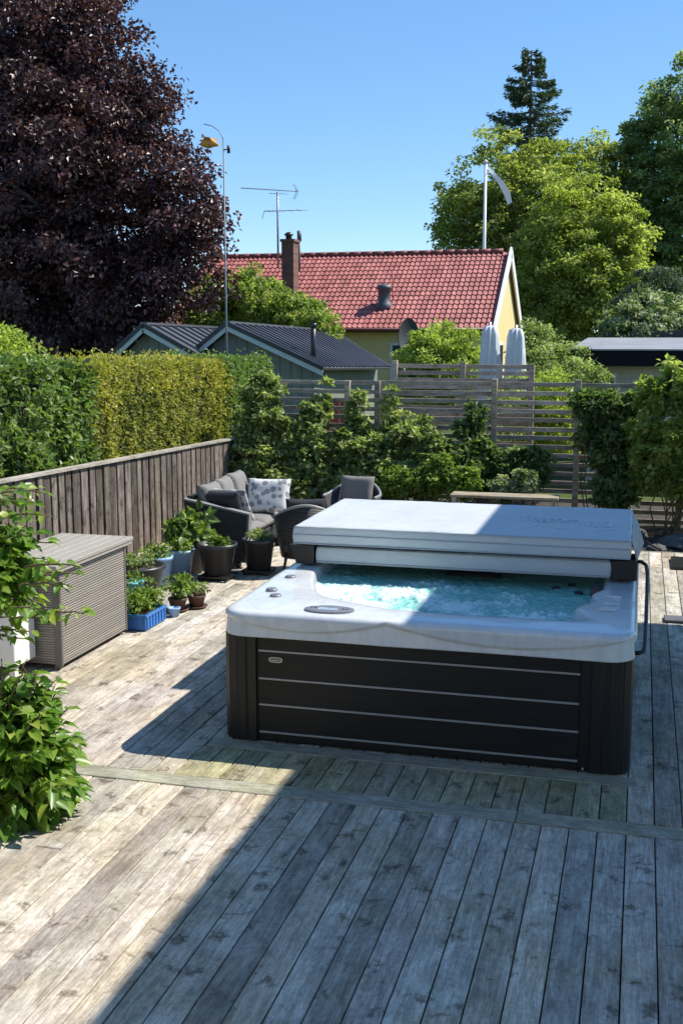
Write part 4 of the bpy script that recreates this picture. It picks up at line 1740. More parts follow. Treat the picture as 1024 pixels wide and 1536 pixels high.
for i, (wy) in enumerate((36.6, 39.0)):
    mb = MB()
    mb.box(xg, xg + .03, wy - .5, wy + .5, .9, 2.3)
    wf = obj('window_frame', mb, M['white_paint'], hs)
    mb = MB()
    mb.box(xg + .03, xg + .036, wy - .42, wy + .42, .98, 2.22)
    obj('pane', mb, simple('window_glass', (.06, .08, .10), .05, var=.1, bump=0), wf)
for wx in (-13, -10, -7):
    mb = MB()
    mb.box(wx - .6, wx + .6, YE + .41, YE + .447, .9, 2.3)
    wf = obj('window_frame', mb, M['white_paint'], hs)
    mb = MB()
    mb.box(wx - .52, wx + .52, YE + .40, YE + .409, .98, 2.22)
    obj('pane', mb, simple('window_glass', (.06, .08, .10), .05, var=.1, bump=0), wf)
# brick chimney
g = NT('chimney_brick')
v = g.coord(rot=(pi / 2, 0, 0))
bk = g.n('TexBrick')
bk.inputs['Scale'].default_value = 1.0
bk.inputs['Brick Width'].default_value = .24
bk.inputs['Row Height'].default_value = .075
bk.inputs['Mortar Size'].default_value = .008
bk.inputs['Color1'].default_value = (.12, .06, .045, 1)
bk.inputs['Color2'].default_value = (.20, .10, .07, 1)
bk.inputs['Mortar'].default_value = (.16, .14, .12, 1)
g.l(v, bk.inputs['Vector'])
g.set(bk.outputs['Color'], .85)
cc_ = at(434, 400, 35.6)
ch_top = at(434, 363, 35.6).z
ch_bot = at(434, 440, 35.6).z
mb = MB()
mb.box(cc_.x - .20, cc_.x + .20, 35.4, 35.95, ch_bot - .3, ch_top)
mb.box(cc_.x - .24, cc_.x + .24, 35.36, 35.99, ch_top, ch_top + .08)
chim = obj('chimney', mb, g.m, roof)
mb = MB()
mb.lathe([(.10, 0), (.10, .12), (.15, .13), (.15, .17), (.05, .24)], cc_.x - .03, 35.65, 12, cz=ch_top + .08)
obj('chimney_cap', mb, M['black_plastic'], chim)
mb = MB()
c = at(449, 385, 36.6)
mb.tube([(c.x, 36.6, c.z - .5), (c.x, 36.6, c.z + .55)], .035, 8)
mb.tube([(c.x, 36.6, c.z + .5), (c.x, 36.6, c.z + .84)], .075, 10)
obj('vent_pipe', mb, simple('dull_pipe', (.14, .15, .17), .5), roof)
# roof vent
c = at(576, 452, 35.1)
mb = MB()
mb.lathe([(.30, -.25), (.26, .0), (.20, .05), (.20, .42), (.26, .46), (.24, .56), (.1, .62)], c.x, 35.1, 14, cz=c.z - .08)
obj('roof_vent', mb, simple('vent_metal', (.09, .09, .10), .5, var=.2), roof)
mb = MB()
mb.tube([(c.x + .22, 35.3, c.z + .1), (c.x + .22, 35.3, c.z + .95)], .018, 6)
obj('red_rod', mb, simple('red_rod', (.5, .06, .05), .5), roof)

# television aerial on its mast
an = at(417, 383, 36.8)
ant = thing('television_aerial', (an.x, 36.8, an.z - .3), 'thin grey television aerial on a mast beside the brick chimney', 'aerial')
mt = at(417, 288, 36.8).z
mb = MB()
mb.tube([(an.x, 36.8, an.z - .4), (an.x, 36.8, mt)], .035, 8)
obj('mast', mb, simple('aerial_grey', (.33, .36, .42), .5, metal=.3), ant)
M['aer'] = simple('aerial_grey_thin', (.22, .25, .30), .5, metal=.3)
mb = MB()
p, q = at(362, 282, 36.8), at(446, 287, 36.8)
mb.tube([p, q], .014, 6)
for i in range(22):
    w = i / 21
    c = p.lerp(q, w)
    mb.tube([c + Vector((0, -.12 - .05 * w, -.02)), c + Vector((0, .12 + .05 * w, .02))], .006, 4)
    mb.tube([c + Vector((0, 0, -.03)), c + Vector((0, 0, .03))], .008, 4)
for sg in (-1, 1):
    mb.tube([q + Vector((-.02, 0, 0)), q + Vector((-.14, 0, sg * .24))], .010, 5)
    mb.tube([q + Vector((.0, .1, 0)), q + Vector((-.12, .1, sg * .24))], .008, 5)
p, q = at(403, 290, 36.8), at(432, 291, 36.8)
mb.tube([p, q], .010, 5)
obj('upper_antenna', mb, M['aer'], ant)
mb = MB()
p, q = at(396, 317, 36.8), at(462, 315, 36.8)
mb.tube([p, q], .011, 6)
mb.tube([p, p + Vector((-.07, 0, -.26))], .010, 5)
for w in (.08, .16, .26, .4, .6, .8):
    c = p.lerp(q, w)
    mb.tube([c + Vector((0, -.3, 0)), c + Vector((0, .3, 0))], .007, 4)
    mb.tube([c + Vector((0, 0, -.03)), c + Vector((0, 0, .03))], .007, 4)
obj('lower_antenna', mb, M['aer'], ant)

# flagpole with a long white pennant
fp = at(726, 380, 50)
ft = at(728, 246, 50)
fl = thing('flagpole', (fp.x, 50, -.3), 'white flagpole with a long white pennant behind the red roof', 'flagpole')
mb = MB()
mb.tube([(ft.x, 50, -.3), (ft.x, 50, ft.z)], [.095, .06], 12)
obj('pole', mb, M['white_paint'], fl)
mb = MB()
mb.lathe([(.03, 0), (.09, .05), (.09, .12), (.02, .18)], ft.x, 50, 12, cz=ft.z)
obj('finial', mb, M['white_paint'], fl)
mb = MB()
pa = [at(731, 252, 50), at(742, 263, 50), at(752, 276, 50), at(760, 290, 50), at(764, 305, 50)]
wd = [.06, .16, .24, .30, .20]
vs, fs = [], []
for i, (p, w) in enumerate(zip(pa, wd)):
    d = Vector((.75, 0, .6)).normalized()
    off = Vector((0, .12 * sin(i * 2.0), 0))
    vs += [p + d * w / 2 + off, p - d * w / 2 - off * .5]
for i in range(4):
    fs.append((2 * i, 2 * i + 1, 2 * i + 3, 2 * i + 2))
th_ = [Vector(v_) + Vector((0, .02, 0)) for v_ in vs]
n_ = len(vs)
fs += [tuple(j + n_ for j in reversed(f)) for f in fs[:4]]
mb.add(list(vs) + th_, fs, smooth=True)
obj('pennant', mb, simple('white_cloth', (.88, .88, .88), .8, var=.06), fl)

# tall thin pole with a wind ornament over the shed
pb_ = at(335, 500, 21.2)
pt = at(335, 192, 21.2)
wp = thing('wind_pole', (pt.x, 21.2, -.3), 'tall thin pole with hook and orange bird shaped ornament before the copper beech', 'pole')
mb = MB()
mb.tube([(pt.x, 21.2, -.3), (pt.x, 21.2, pt.z - .2)], [.022, .015], 8)
mb.tube([(pt.x, 21.2, pt.z - .2)] + [tuple(at(a, b, 21.2)) for a, b in ((333, 205), (328, 196), (318, 189), (306, 186))], .009, 6)
obj('pole', mb, simple('dull_steel', (.20, .22, .24), .6, metal=.2), wp)
mb = MB()
c = at(313, 217, 21.2)
mb.tube([c + Vector((-.17, 0, .0)), c + Vector((-.10, 0, .03)), c + Vector((0, 0, .03)), c + Vector((.10, 0, .02)), c + Vector((.2, 0, -.02))], [.02, .08, .105, .07, .02], 10)
mb.plate([c + Vector((-.1, 0, .05)), c + Vector((.08, 0, .05)), c + Vector((.12, .18, .13)), c + Vector((-.02, .2, .15))], .012)
mb.plate([c + Vector((-.1, 0, .05)), c + Vector((.08, 0, .05)), c + Vector((.10, -.18, .10)), c + Vector((-.02, -.2, .12))], .012)
obj('orange_ornament', mb, simple('orange_cloth', (.60, .28, .06), .7, var=.15), wp)
mb = MB()
c = at(343, 224, 21.2)
mb.tube([c + Vector((-.1, 0, 0)), c + Vector((.0, 0, 0))], .012, 6)
mb.tube([c + Vector((0, 0, -.07)), c + Vector((.0, 0, .07))], .03, 8)
obj('bracket', mb, M['dark_metal'], wp)

# closed parasols
def parasol(px, ptop, label, s):
    c = at(px, 560, 19)
    tp = at(px, ptop, 19).z
    t = thing('closed_parasol', (c.x, 19, -.3), label, 'parasol', 'closed white parasols')
    mb = MB()
    mb.tube([(c.x, 19, -.3), (c.x, 19, tp + .05)], .025, 8)
    obj('pole', mb, M['galv'], t)
    mb = MB()
    n = 32
    vs, fs = [], []
    prof = [(.03, 0), (.09, .03), (.12, .15), (.135, .4), (.155, .7), (.17, 1.0), (.155, 1.25), (.18, 1.4)]
    for r, dz in prof:
        for k in range(n):
            th = 2 * pi * k / n
            rr = r * (1 + .22 * sin(th * 8 + dz * s) + .1 * sin(th * 3 + s))
            vs.append((c.x + rr * cos(th), 19 + rr * sin(th), tp - dz))
    for i in range(len(prof) - 1):
        for k in range(n):
            fs.append((i * n + (k + 1) % n, i * n + k, (i + 1) * n + k, (i + 1) * n + (k + 1) % n))
    fs.append(tuple(range(n)))
    mb.add(vs, fs, smooth=True)
    obj('canopy', mb, simple('parasol_cloth', (.62, .64, .67), .85, var=.08, scale=6, bump=.1), t)


parasol(733, 488, 'closed white parasol behind the slat fence, left of the pair, beside the green bush', 2.0)
parasol(772, 492, 'closed white parasol under the yellow gable, right of the pair', 3.1)

# unseen canopy right of the view, added to cast the shadow on the deck
shade_roof = thing('shade_canopy', (3, 3, -.3), 'unseen dark canopy on posts right of the deck, added to shade the hot tub', 'canopy')
WX, WY, WZ = 1.62, 11.95, 5.0
mb = MB()
mb.box(WX, 4.6, -8, WY, WZ - .16, WZ)
obj('roof', mb, M['black_trim'], shade_roof)
for yy in (-1.2, 3.6, 8.0, 11.4):
    mb = MB()
    mb.box(4.3, 4.42, yy, yy + .12, -.3, WZ - .163)
    obj('post', mb, M['white_paint'], shade_roof)

# unseen cream house behind the viewpoint, added to bounce warm light onto the shade
bounce_front = thing('bounce_house', (-3, -4, -.3), 'unseen cream house front behind the deck, added to bounce sunlight', 'house')
mb = MB()
mb.box(-12, 1.5, -9, -1.7, -.3, 5.6)
obj('wall', mb, simple('cream_render', (.74, .68, .58), .85, var=.05, scale=3, bump=.1), bounce_front)
mb = MB()
mb.box(-12.3, 1.55, -9.3, -1.5, 5.602, 5.75)
obj('roof', mb, M['black_trim'], bounce_front)
for wx in (-9.5, -6.5, -3.5, -.6):
    for z0_ in (.9, 3.4):
        mb = MB()
        mb.box(wx - .5, wx + .5, -1.698, -1.66, z0_, z0_ + 1.3)
        wf = obj('window_frame', mb, M['white_paint'], bounce_front)
        mb = MB()
        mb.box(wx - .43, wx + .43, -1.658, -1.65, z0_ + .07, z0_ + 1.23)
        obj('pane', mb, simple('window_glass', (.06, .08, .10), .05, var=.1, bump=0), wf)

# ------------------------------------------------------------------ garden furniture
def cushion_mesh(w, d, h, n=14, p=5):
    vs, fs = [], []
    for side in (1, -1):
        for j in range(n + 1):
            for i in range(n + 1):
                u, v_ = i / n * 2 - 1, j / n * 2 - 1
                e = max(0, (1 - abs(u) ** p)) * max(0, (1 - abs(v_) ** p))
                x = u * w / 2 * (1 - .05 * (1 - abs(v_)) * abs(u))
                y = v_ * d / 2 * (1 - .05 * (1 - abs(u)) * abs(v_))
                z = side * h / 2 * (.12 + .88 * e ** .45) + .006 * noise.noise((u * 2.5, v_ * 2.5, side))
                vs.append((x, y, z))
    m = (n + 1) ** 2
    for j in range(n):
        for i in range(n):
            a = j * (n + 1) + i
            fs.append((a, a + 1, a + n + 2, a + n + 1))
            fs.append((m + a, m + a + n + 1, m + a + n + 2, m + a + 1))
    rim = [i for i in range(n + 1)] + [j * (n + 1) + n for j in range(1, n + 1)] + [n * (n + 1) + i for i in range(n - 1, -1, -1)] + [j * (n + 1) for j in range(n - 1, 0, -1)]
    for k in range(len(rim)):
        a, b = rim[k], rim[(k + 1) % len(rim)]
        fs.append((a, m + a, m + b, b))
    return vs, fs


from mathutils import Matrix


def cushion(name, w, d, h, mtx, mat, parent):
    vs, fs = cushion_mesh(w, d, h)
    m = MB()
    m.add([mtx @ Vector(p) for p in vs], fs, smooth=True)
    return obj(name, m, mat, parent)


def TR(x, y, z, rx=0, ry=0, rz=0):
    return Matrix.Translation((x, y, z)) @ Matrix.Rotation(rz, 4, 'Z') @ Matrix.Rotation(ry, 4, 'Y') @ Matrix.Rotation(rx, 4, 'X')


# sofa along the board fence, facing right
sofa = thing('garden_sofa', (-4.5, 12.0, 0), 'dark wicker garden sofa with grey cushions standing before the board fence', 'sofa')
SB, SF, SN, SE = -4.78, -4.06, 11.32, 12.78       # back, front, near end, far end
for ya, yb in ((SN, SN + .08), (SE - .08, SE)):
    mb = MB()
    vs = [(SB + .04, ya, .12), (SF - .05, ya, .06), (SF, ya, .58), (SF - .2, ya, .62), (SB - .02, ya, .72),
          (SB + .04, yb, .12), (SF - .05, yb, .06), (SF, yb, .58), (SF - .2, yb, .62), (SB - .02, yb, .72)]
    mb.add(vs, [(0, 1, 2, 3, 4), (9, 8, 7, 6, 5)] + [(i + 5, (i + 1) % 5 + 5, (i + 1) % 5, i) for i in range(5)])
    obj('armrest', mb, M['wicker_dark'], sofa)
mb = MB()
a, b = SN + .085, SE - .085
mb.add([(SB + .05, a, .10), (SB + .13, a, .10), (SB + .06, a, .76), (SB - .02, a, .76),
        (SB + .05, b, .10), (SB + .13, b, .10), (SB + .06, b, .76), (SB - .02, b, .76)],
       [(3, 2, 1, 0), (4, 5, 6, 7), (0, 1, 5, 4), (1, 2, 6, 5), (2, 3, 7, 6), (3, 0, 4, 7)])
obj('backrest', mb, M['wicker_dark'], sofa)
mb = MB()
mb.box(SB + .135, SF - .09, SN + .085, SE - .085, .12, .29, .01)
obj('seat', mb, M['wicker_dark'], sofa)
for x in (SB + .1, SF - .13):
    for yq in (SN + .04, SE - .04):
        mb = MB()
        mb.box(x - .03, x + .03, yq - .03, yq + .03, 0, .06 if x > -4.5 else .115, .004)
        obj('leg', mb, M['dark_metal'], sofa)
M['arm_cap'] = simple('grey_arm_edge', (.24, .24, .235), .5, var=.1)
for yq in (SN + .04, SE - .04):
    mb = MB()
    mb.bar((SF - .035, yq, .06), (SF + .01, yq, .59), .09, .022, up=(1, 0, 0))
    mb.bar((SF + .015, yq, .592), (SF - .2, yq, .634), .09, .02)
    mb.bar((SF - .2, yq, .634), (SB - .02, yq, .733), .09, .02)
    obj('arm_edge', mb, M['arm_cap'], sofa)
for i, yc in enumerate((11.73, 12.38)):
    cushion('seat_cushion', .60, .64, .14, TR(-4.40, yc, .365), M['grey_cushion'], sofa)
for i, yc in enumerate((11.63, 12.05, 12.47)):
    cushion('back_cushion', .46, .42, .17, TR(-4.58, yc, .66 + .015 * i, 0, radians(72), radians((-4, 3, -2)[i])), M['grey_cushion'], sofa)
# patterned pillow at the far end, dark edged pillow on the near arm
g = NT('leaf_print_cloth')
v = g.coord(scale=(1, 1, 1))
vo = g.n('TexVoronoi', feature='F1')
vo.inputs['Scale'].default_value = 13
g.l(g.coord(), vo.inputs['Vector'])
wv_ = g.noise(g.coord(), 14, 2)
f = g.math('ADD', vo.outputs['Distance'], g.math('MULTIPLY_ADD', wv_, .5, -.25))
c1 = g.ramp(f, [(.40, (.24, .25, .26)), (.46, (.62, .62, .60))], 'LINEAR')
g.set(c1, .9)
M['print'] = g.m
o = cushion('patterned_pillow', .52, .42, .15, TR(-4.23, 12.52, .63, radians(68), 0, radians(6)), M['print'], None)
tag(o, 'white pillow with grey leaf print at the far end of the sofa', 'pillow')
o = cushion('dark_pillow', .46, .46, .16, TR(-4.42, 11.56, .62, radians(-60), 0, radians(-8)), M['dark_cushion'], None)
tag(o, 'black pillow leaning on the near arm of the sofa', 'pillow')
o2 = cushion('white_pillow', .46, .44, .10, TR(-4.38, 11.69, .64, radians(-58), 0, radians(-8)), M['print'], None)
tag(o2, 'pale print pillow propped behind the black pillow on the sofa', 'pillow')


def armchair(loc, rz, label, cushion_label, dark_c):
    """local: faces -y"""
    t = thing('garden_armchair', (0, 0, 0), label, 'armchair', 'dark wicker armchairs')
    mb = MB()
    # tapered tub back: curved shell from arm to arm
    n = 22
    vs, fs = [], []
    for i in range(n + 1):
        a = pi * i / n
        sw = 1 + .0 * a
        for (r, zf) in ((.27, .16), (.30, .30), (.335, .0)):
            pass
    for lay, (off) in enumerate((0, .035)):
        for i in range(n + 1):
            a = -pi * .08 + pi * 1.16 * i / n
            back = sin(max(0, min(pi, a)))
            for zf in (0, .5, 1):
                zt = .17 + (.43 + .15 * back ** 2) * zf
                r = (.25 + .07 * zf) - off
                vs.append((r * cos(a) * 1.08, r * sin(a) * 1.0 + .02 + (-.10 if back < .05 else 0) * 1, zt))
    st = 3
    base2 = (n + 1) * 3
    for i in range(n):
        for j in range(2):
            a = i * 3 + j
            fs.append((a, a + 3, a + 4, a + 1))
            fs.append((base2 + a, base2 + a + 1, base2 + a + 4, base2 + a + 3))
        fs.append((i * 3 + 2, i * 3 + 5, base2 + i * 3 + 5, base2 + i * 3 + 2))
        fs.append((i * 3, base2 + i * 3, base2 + i * 3 + 3, i * 3 + 3))
    for i in (0, n):
        q = (i * 3, i * 3 + 1, i * 3 + 2)
        fs.append((q[0], q[1], base2 + q[1], base2 + q[0]))
        fs.append((q[1], q[2], base2 + q[2], base2 + q[1]))
    mb.add(vs, fs, smooth=True)
    obj('backrest', mb, M['wicker_dark'], t)
    mb = MB()
    mb.box(-.25, .25, -.30, .22, .24, .33, .015)
    obj('seat', mb, M['wicker_dark'], t)
    for sx_ in (-1, 1):
        for sy_, y0_ in ((-1, -.22), (1, .18)):
            mb = MB()
            mb.tube([(sx_ * .2, y0_, .24), (sx_ * .245, y0_ + sy_ * .05, 0)], [.018, .013], 8)
            obj('leg', mb, M['dark_metal'], t)
    mb = MB()
    pts = []
    for i in range(n + 1):
        a = -pi * .08 + pi * 1.16 * i / n
        back = sin(max(0, min(pi, a)))
        r = .32
        pts.append(((r - .015) * cos(a) * 1.08, (r - .015) * sin(a) + .02 + (-.10 if back < .05 else 0), .17 + .43 + .15 * back ** 2 + .005))
    mb.tube(pts, .018, 8)
    obj('rim', mb, M['arm_cap'], t)
    cushion('seat_cushion', .46, .46, .09, TR(0, -.03, .37), dark_c, t)
    t.location = loc
    t.rotation_euler = (0, 0, rz)
    M_ = Matrix.Translation(loc) @ Matrix.Rotation(rz, 4, 'Z')
    c_ = cushion('chair_cushion', .42, .36, .12, TR(0, 0, 0), dark_c, None)
    c_.matrix_world = M_ @ TR(0, .17, .64, radians(74), 0, 0)
    tag(c_, cushion_label, 'cushion')
    return t


armchair((-3.42, 11.38, 0), radians(196), 'dark wicker armchair seen from behind beside the folded tub cover', 'dark cushion sticking up over the back of the armchair by the cover', M['dark_cushion'])
armchair((-3.32, 13.0, 0), radians(-4), 'dark wicker armchair facing the camera behind the tub cover, under the shrubs', 'grey cushion in the armchair that faces the camera', M['grey_cushion'])

# low wooden bench in front of the slat fence
bn = thing('low_bench', (-1.6, 14.45, 0), 'low pale wooden bench before the slat fence, behind the tub cover', 'bench')
mb = MB()
for i in range(3):
    mb.box(-2.35, -.97, 14.28 + i * .11, 14.28 + i * .11 + .10, .44, .475, .004)
obj('seat', mb, M['bench_wood'], bn)
for x in (-1.02, -2.3):
    for yq in (14.31, 14.55):
        mb = MB()
        mb.box(x - .03, x + .03, yq - .03, yq + .03, -.15, .438, .004)
        obj('leg', mb, M['bench_wood'], bn)

# ------------------------------------------------------------------ pots and containers
def plant_in(pot, cx, cy, z, r, h, n, mat, size, name='plant', width=.6, broad=False):
    blobs = [(cx, cy, z + h * .5, r, r, h * .5)]
    P, A, N, S, T, cc = blob_leaves(blobs, n, clump=r * .35, clumps=max(10, n // 14), size=size, shell=(.1, 1.0), flat=.8)
    mb = MB()
    for i in range(9):
        k = random.randrange(len(cc))
        mb.tube([(cx + random.uniform(-.03, .03), cy + random.uniform(-.03, .03), z - .02), tuple(cc[k])], [.005, .002], 4)
    obj('stems', mb, M['stem'], pot)
    leaf_mesh('foliage', P, A, N, S, T, mat, pot, tuple(pot['_o']), width=width, fine=broad)


def round_pot(name, cx, cy, z0, r0, r1, h, mat, label, rimh=.035, group=None, plant=None, dolly=False):
    t = thing(name, (cx, cy, z0), label, 'plant pot', group)
    zz = z0 + (.05 if dolly else 0)
    mb = MB()
    mb.lathe([(r0, 0), (r1 * .97, h - rimh), (r1 * 1.05, h - rimh), (r1 * 1.05, h), (r1 * .93, h), (r1 * .90, h - .05)], cx, cy, 28, cz=zz)
    obj('pot', mb, mat, t)
    mb = MB()
    mb.lathe([(r1 * .89, 0), (r1 * .5, .012), (.01, .016)], cx, cy, 20, cz=zz + h - .05)
    obj('soil', mb, M['soil'], t)
    if dolly:
        mb = MB()
        for i in range(4):
            mb.box(cx - r0 * 1.25, cx + r0 * 1.25, cy - r0 * 1.1 + i * r0 * .6, cy - r0 * 1.1 + i * r0 * .6 + r0 * .45, z0 + .032, z0 + .049)
        obj('plant_trolley', mb, M['dark_metal'], t)
        for sx_ in (-1, 1):
            for sy_ in (-1, 1):
                mb = MB()
                mb.tube([(cx + sx_ * r0 - .012, cy + sy_ * r0 * .9, z0 + .019), (cx + sx_ * r0 + .012, cy + sy_ * r0 * .9, z0 + .019)], .018, 12)
                obj('caster', mb, M['black_plastic'], t)
    if plant:
        plant_in(t, cx, cy, zz + h - .03, *plant)
    return t


round_pot('plant_pot', -4.19, 10.74, 0, .135, .20, .33, M['black_plastic'], 'wide black pot on casters with low green plants, nearest the sofa arm', plant=(.13, .13, 260, M['lf_herb'], (.03, .06)), dolly=True)
round_pot('plant_pot', -3.87, 11.12, 0, .125, .175, .33, M['black_plastic'], 'black tapered pot on casters with a small plant, beside the armchair legs', plant=(.16, .15, 260, M['lf_pale'], (.03, .055)), dolly=True)
round_pot('hosta_pot', -4.60, 10.98, 0, .13, .185, .33, M['black_plastic'], 'dark pot with a tall broad leaved plant before the sofa', plant=(.24, .40, 300, M['lf_hedge_g'], (.09, .15), 'plant', .6, True))
round_pot('tall_blue_pot', -4.58, 10.72, 0, .085, .13, .30, M['light_blue'], 'light blue pot with herbs, the farther of the two blue ones', plant=(.17, .17, 420, M['lf_herb'], (.03, .05)))
round_pot('tall_blue_pot', -4.68, 10.32, 0, .11, .155, .30, M['light_blue'], 'light blue pot with herbs between the dark tub pot and the other blue pot', plant=(.17, .15, 420, M['lf_herb'], (.03, .05)))
round_pot('planting_tub', -4.63, 9.72, 0, .20, .27, .33, M['black_plastic'], 'wide dark planting tub with pale seedlings beside the board fence', plant=(.24, .14, 420, M['lf_pale'], (.03, .05)))
# low dark trough under the plants, pale plank it stands on
mb = MB()
mb.box(-4.75, -4.36, 10.60, 10.70, .0, .045, .004)
o = obj('timber_offcut', mb, M['cap_wood'])
tag(o, 'pale timber offcut lying on the deck by the black pots', 'plank')
# blue crate with plants
cr = thing('blue_crate', (-4.12, 8.86, 0), 'blue plastic crate with herbs at the end of the wicker box', 'crate')
mb = MB()
x0, x1, y0, y1, hh = -4.30, -4.02, 8.60, 9.02, .14
for (a, b, c, d) in ((x0, x1, y0, y0 + .012), (x0, x1, y1 - .012, y1), (x0, x0 + .012, y0 + .013, y1 - .013), (x1 - .012, x1, y0 + .013, y1 - .013)):
    mb.box(a, b, c, d, .005, hh, .002)
for k in range(7):
    yq = y0 + .03 + k * (y1 - y0 - .06) / 6
    mb.box(x1 + .0005, x1 + .008, yq - .006, yq + .006, .012, hh - .03)
for k in range(5):
    xq = x0 + .03 + k * (x1 - x0 - .06) / 4
    mb.box(xq - .006, xq + .006, y0 - .008, y0 - .0005, .012, hh - .03)
mb.box(x0 - .006, x1 + .010, y0 - .010, y0 - .0, hh - .022, hh + .002)
mb.box(x1 + .0005, x1 + .012, y0, y1, hh - .022, hh + .002)
mb.box(x0 + .013, x1 - .013, y0 + .013, y1 - .013, .005, .015)
obj('body', mb, M['blue_plastic'], cr)
mb = MB()
mb.box(x0 + .014, x1 - .014, y0 + .014, y1 - .014, .016, hh - .03)
obj('soil', mb, M['soil'], cr)
for (cx, cy) in ((-4.17, 8.71), (-4.15, 8.92)):
    plant_in(cr, cx, cy, hh - .04, .16, .27, 420, M['lf_herb'], (.03, .055))
tq = thing('teal_pot', (-4.33, 8.9, 0), 'small teal pot half hidden behind the blue crate', 'plant pot')
mb = MB()
mb.lathe([(.07, 0), (.10, .28), (.105, .28), (.105, .30), (.09, .30)], -4.40, 9.16, 20)
obj('pot', mb, M['teal'], tq)
plant_in(tq, -4.40, 9.16, .28, .10, .10, 90, M['lf_herb'], (.03, .05))
round_pot('brown_pot', -4.05, 9.36, .012, .06, .085, .11, M['terracotta'], 'small brown pot with a bushy herb next to the blue crate', plant=(.15, .27, 420, M['lf_herb'], (.03, .055)), rimh=.02)
round_pot('brown_pot', -3.93, 9.52, .012, .06, .085, .11, M['terracotta'], 'small brown pot with seedlings on the saucer, farthest right of the small pots', plant=(.11, .20, 200, M['lf_pale'], (.03, .05)), rimh=.02)
for i, (x, y, lb) in enumerate(((-4.05, 9.36, 'brown saucer under the bushy herb pot'), (-3.93, 9.52, 'brown saucer under the seedling pot'))):
    mb = MB()
    mb.lathe([(.08, 0), (.098, .011), (.105, .022), (.095, .022), (.08, .0115)], x, y, 24)
    tag(obj('saucer', mb, M['terracotta']), lb, 'saucer')
mb = MB()
mb.lathe([(.04, 0), (.055, .07), (.060, .07), (.060, .08), (.05, .08), (.047, .07)], -4.0, 9.16, 20)
tag(obj('small_blue_cup', mb, M['light_blue']), 'tiny pale blue cup standing between the blue crate and brown pots', 'cup')

# bits at the right: two flat dark pieces and a hose
mb = MB()
mb.box(.39, .72, 12.45, 13.05, .003, .035, .006)
tag(obj('dark_slab', mb, M['dark_metal']), 'dark rectangular slab on the deck at the right edge', 'grate')
mb = MB()
mb.box(.27, .75, 10.05, 10.24, .003, .028, .006)
tag(obj('flat_strip', mb, simple('grey_strip', (.10, .10, .11), .8, var=.2)), 'narrow grey strip lying on the deck at the right edge', 'mat')
mb = MB()
hp = [(.08, 14.3, -.05), (.12, 14.0, .02), (.2, 13.85, .0), (.34, 13.75, -.06), (.5, 13.72, -.07), (.75, 13.8, -.07)]
mb.tube(hp, .012, 8)
tag(obj('garden_hose', mb, M['black_plastic']), 'black hose lying beyond the deck end at the right', 'hose')
for (x, y, s, lb) in ((.50, 14.6, .20, 'dark stone block beyond the deck end, nearest the right edge'), (-.05, 15.2, .16, 'dark stone beyond the deck end, closer to the fence'), (.25, 14.2, .10, 'small stone lying by the black hose')):
    mb = MB()
    vs, fs = [], []
    for j in range(7):
        for i in range(12):
            ph = pi * j / 6
            th = 2 * pi * i / 12
            r = s * (1 + .25 * noise.noise((cos(th) * 1.5 + x, sin(th) * 1.5, j)))
            vs.append((x + r * sin(ph) * cos(th) * 1.3, y + r * sin(ph) * sin(th), -.10 + r * cos(ph) * .6))
    for j in range(6):
        for i in range(12):
            fs.append((j * 12 + i, (j + 1) * 12 + i, (j + 1) * 12 + (i + 1) % 12, j * 12 + (i + 1) % 12))
    mb.add(vs, fs)
    tag(obj('stone', mb, simple('dark_stone', (.10, .095, .09), .9, var=.3, bump=.4)), lb, 'stone')

# ------------------------------------------------------------------ shrubs and vines before the back fence
def sh(px, py, Y, r, q=1.0):
    c = at(px, py, Y)
    return (c.x, c.y, c.z, r, r * .8, r * q)


LS = (.07, .12)
shrub('climbing_shrub', (-5.3, 15.3, -.15), [sh(395, 640, 15.3, .34, 1.3), sh(380, 690, 15.1, .32), sh(415, 730, 15.1, .36), sh(395, 590, 15.4, .26, 1.2), sh(430, 660, 15.3, .2, 1.5)], 8500, LS, M['lf_pale'],
      'pale leaved shrub where the yellow hedge meets the slat fence', clump=.10, clumps=260, up=.75)
shrub('climbing_shrub', (-4.75, 15.5, -.15), [sh(484, 600, 15.7, .10, 4.2), sh(466, 645, 15.5, .22, 1.7), sh(475, 695, 15.3, .34), sh(450, 740, 15.1, .34), sh(500, 670, 15.4, .18)], 7200, LS, M['lf_pale'],
      'tall narrow shrub growing over the top of the slat fence near its left end', clump=.085, clumps=210, up=.75)
shrub('climbing_shrub', (-4.2, 15.4, -.15), [sh(534, 635, 15.6, .11, 3.6), sh(545, 688, 15.3, .34), sh(520, 735, 15.2, .38), sh(510, 665, 15.4, .20), sh(555, 655, 15.5, .16)], 7600, LS, M['lf_pale'],
      'pale green shrub against the slat fence behind the camera facing armchair', clump=.085, clumps=220, up=.75)
shrub('climbing_shrub', (-3.5, 15.5, -.15), [sh(586, 625, 15.7, .10, 4.0), sh(575, 660, 15.6, .15, 1.8), sh(608, 672, 15.4, .32), sh(648, 665, 15.5, .24), sh(575, 730, 15.2, .36), sh(640, 712, 15.3, .32), sh(672, 690, 15.4, .2), sh(632, 635, 15.7, .10, 2.6), sh(610, 645, 15.6, .12, 2.0)], 9400, LS, M['lf_pale'],
      'loose pale leaved shrub in front of the middle slats', clump=.09, clumps=280, up=.75)
shrub('flowering_shrub', (-3.0, 14.9, -.15), [sh(640, 724, 14.9, .22), sh(690, 722, 14.9, .24), sh(660, 700, 15.0, .17), sh(595, 724, 14.9, .20)], 7000, (.05, .085), M['lf_herb'],
      'bright sunlit light green shrub just behind the tub cover', clump=.075, clumps=230, up=.75)
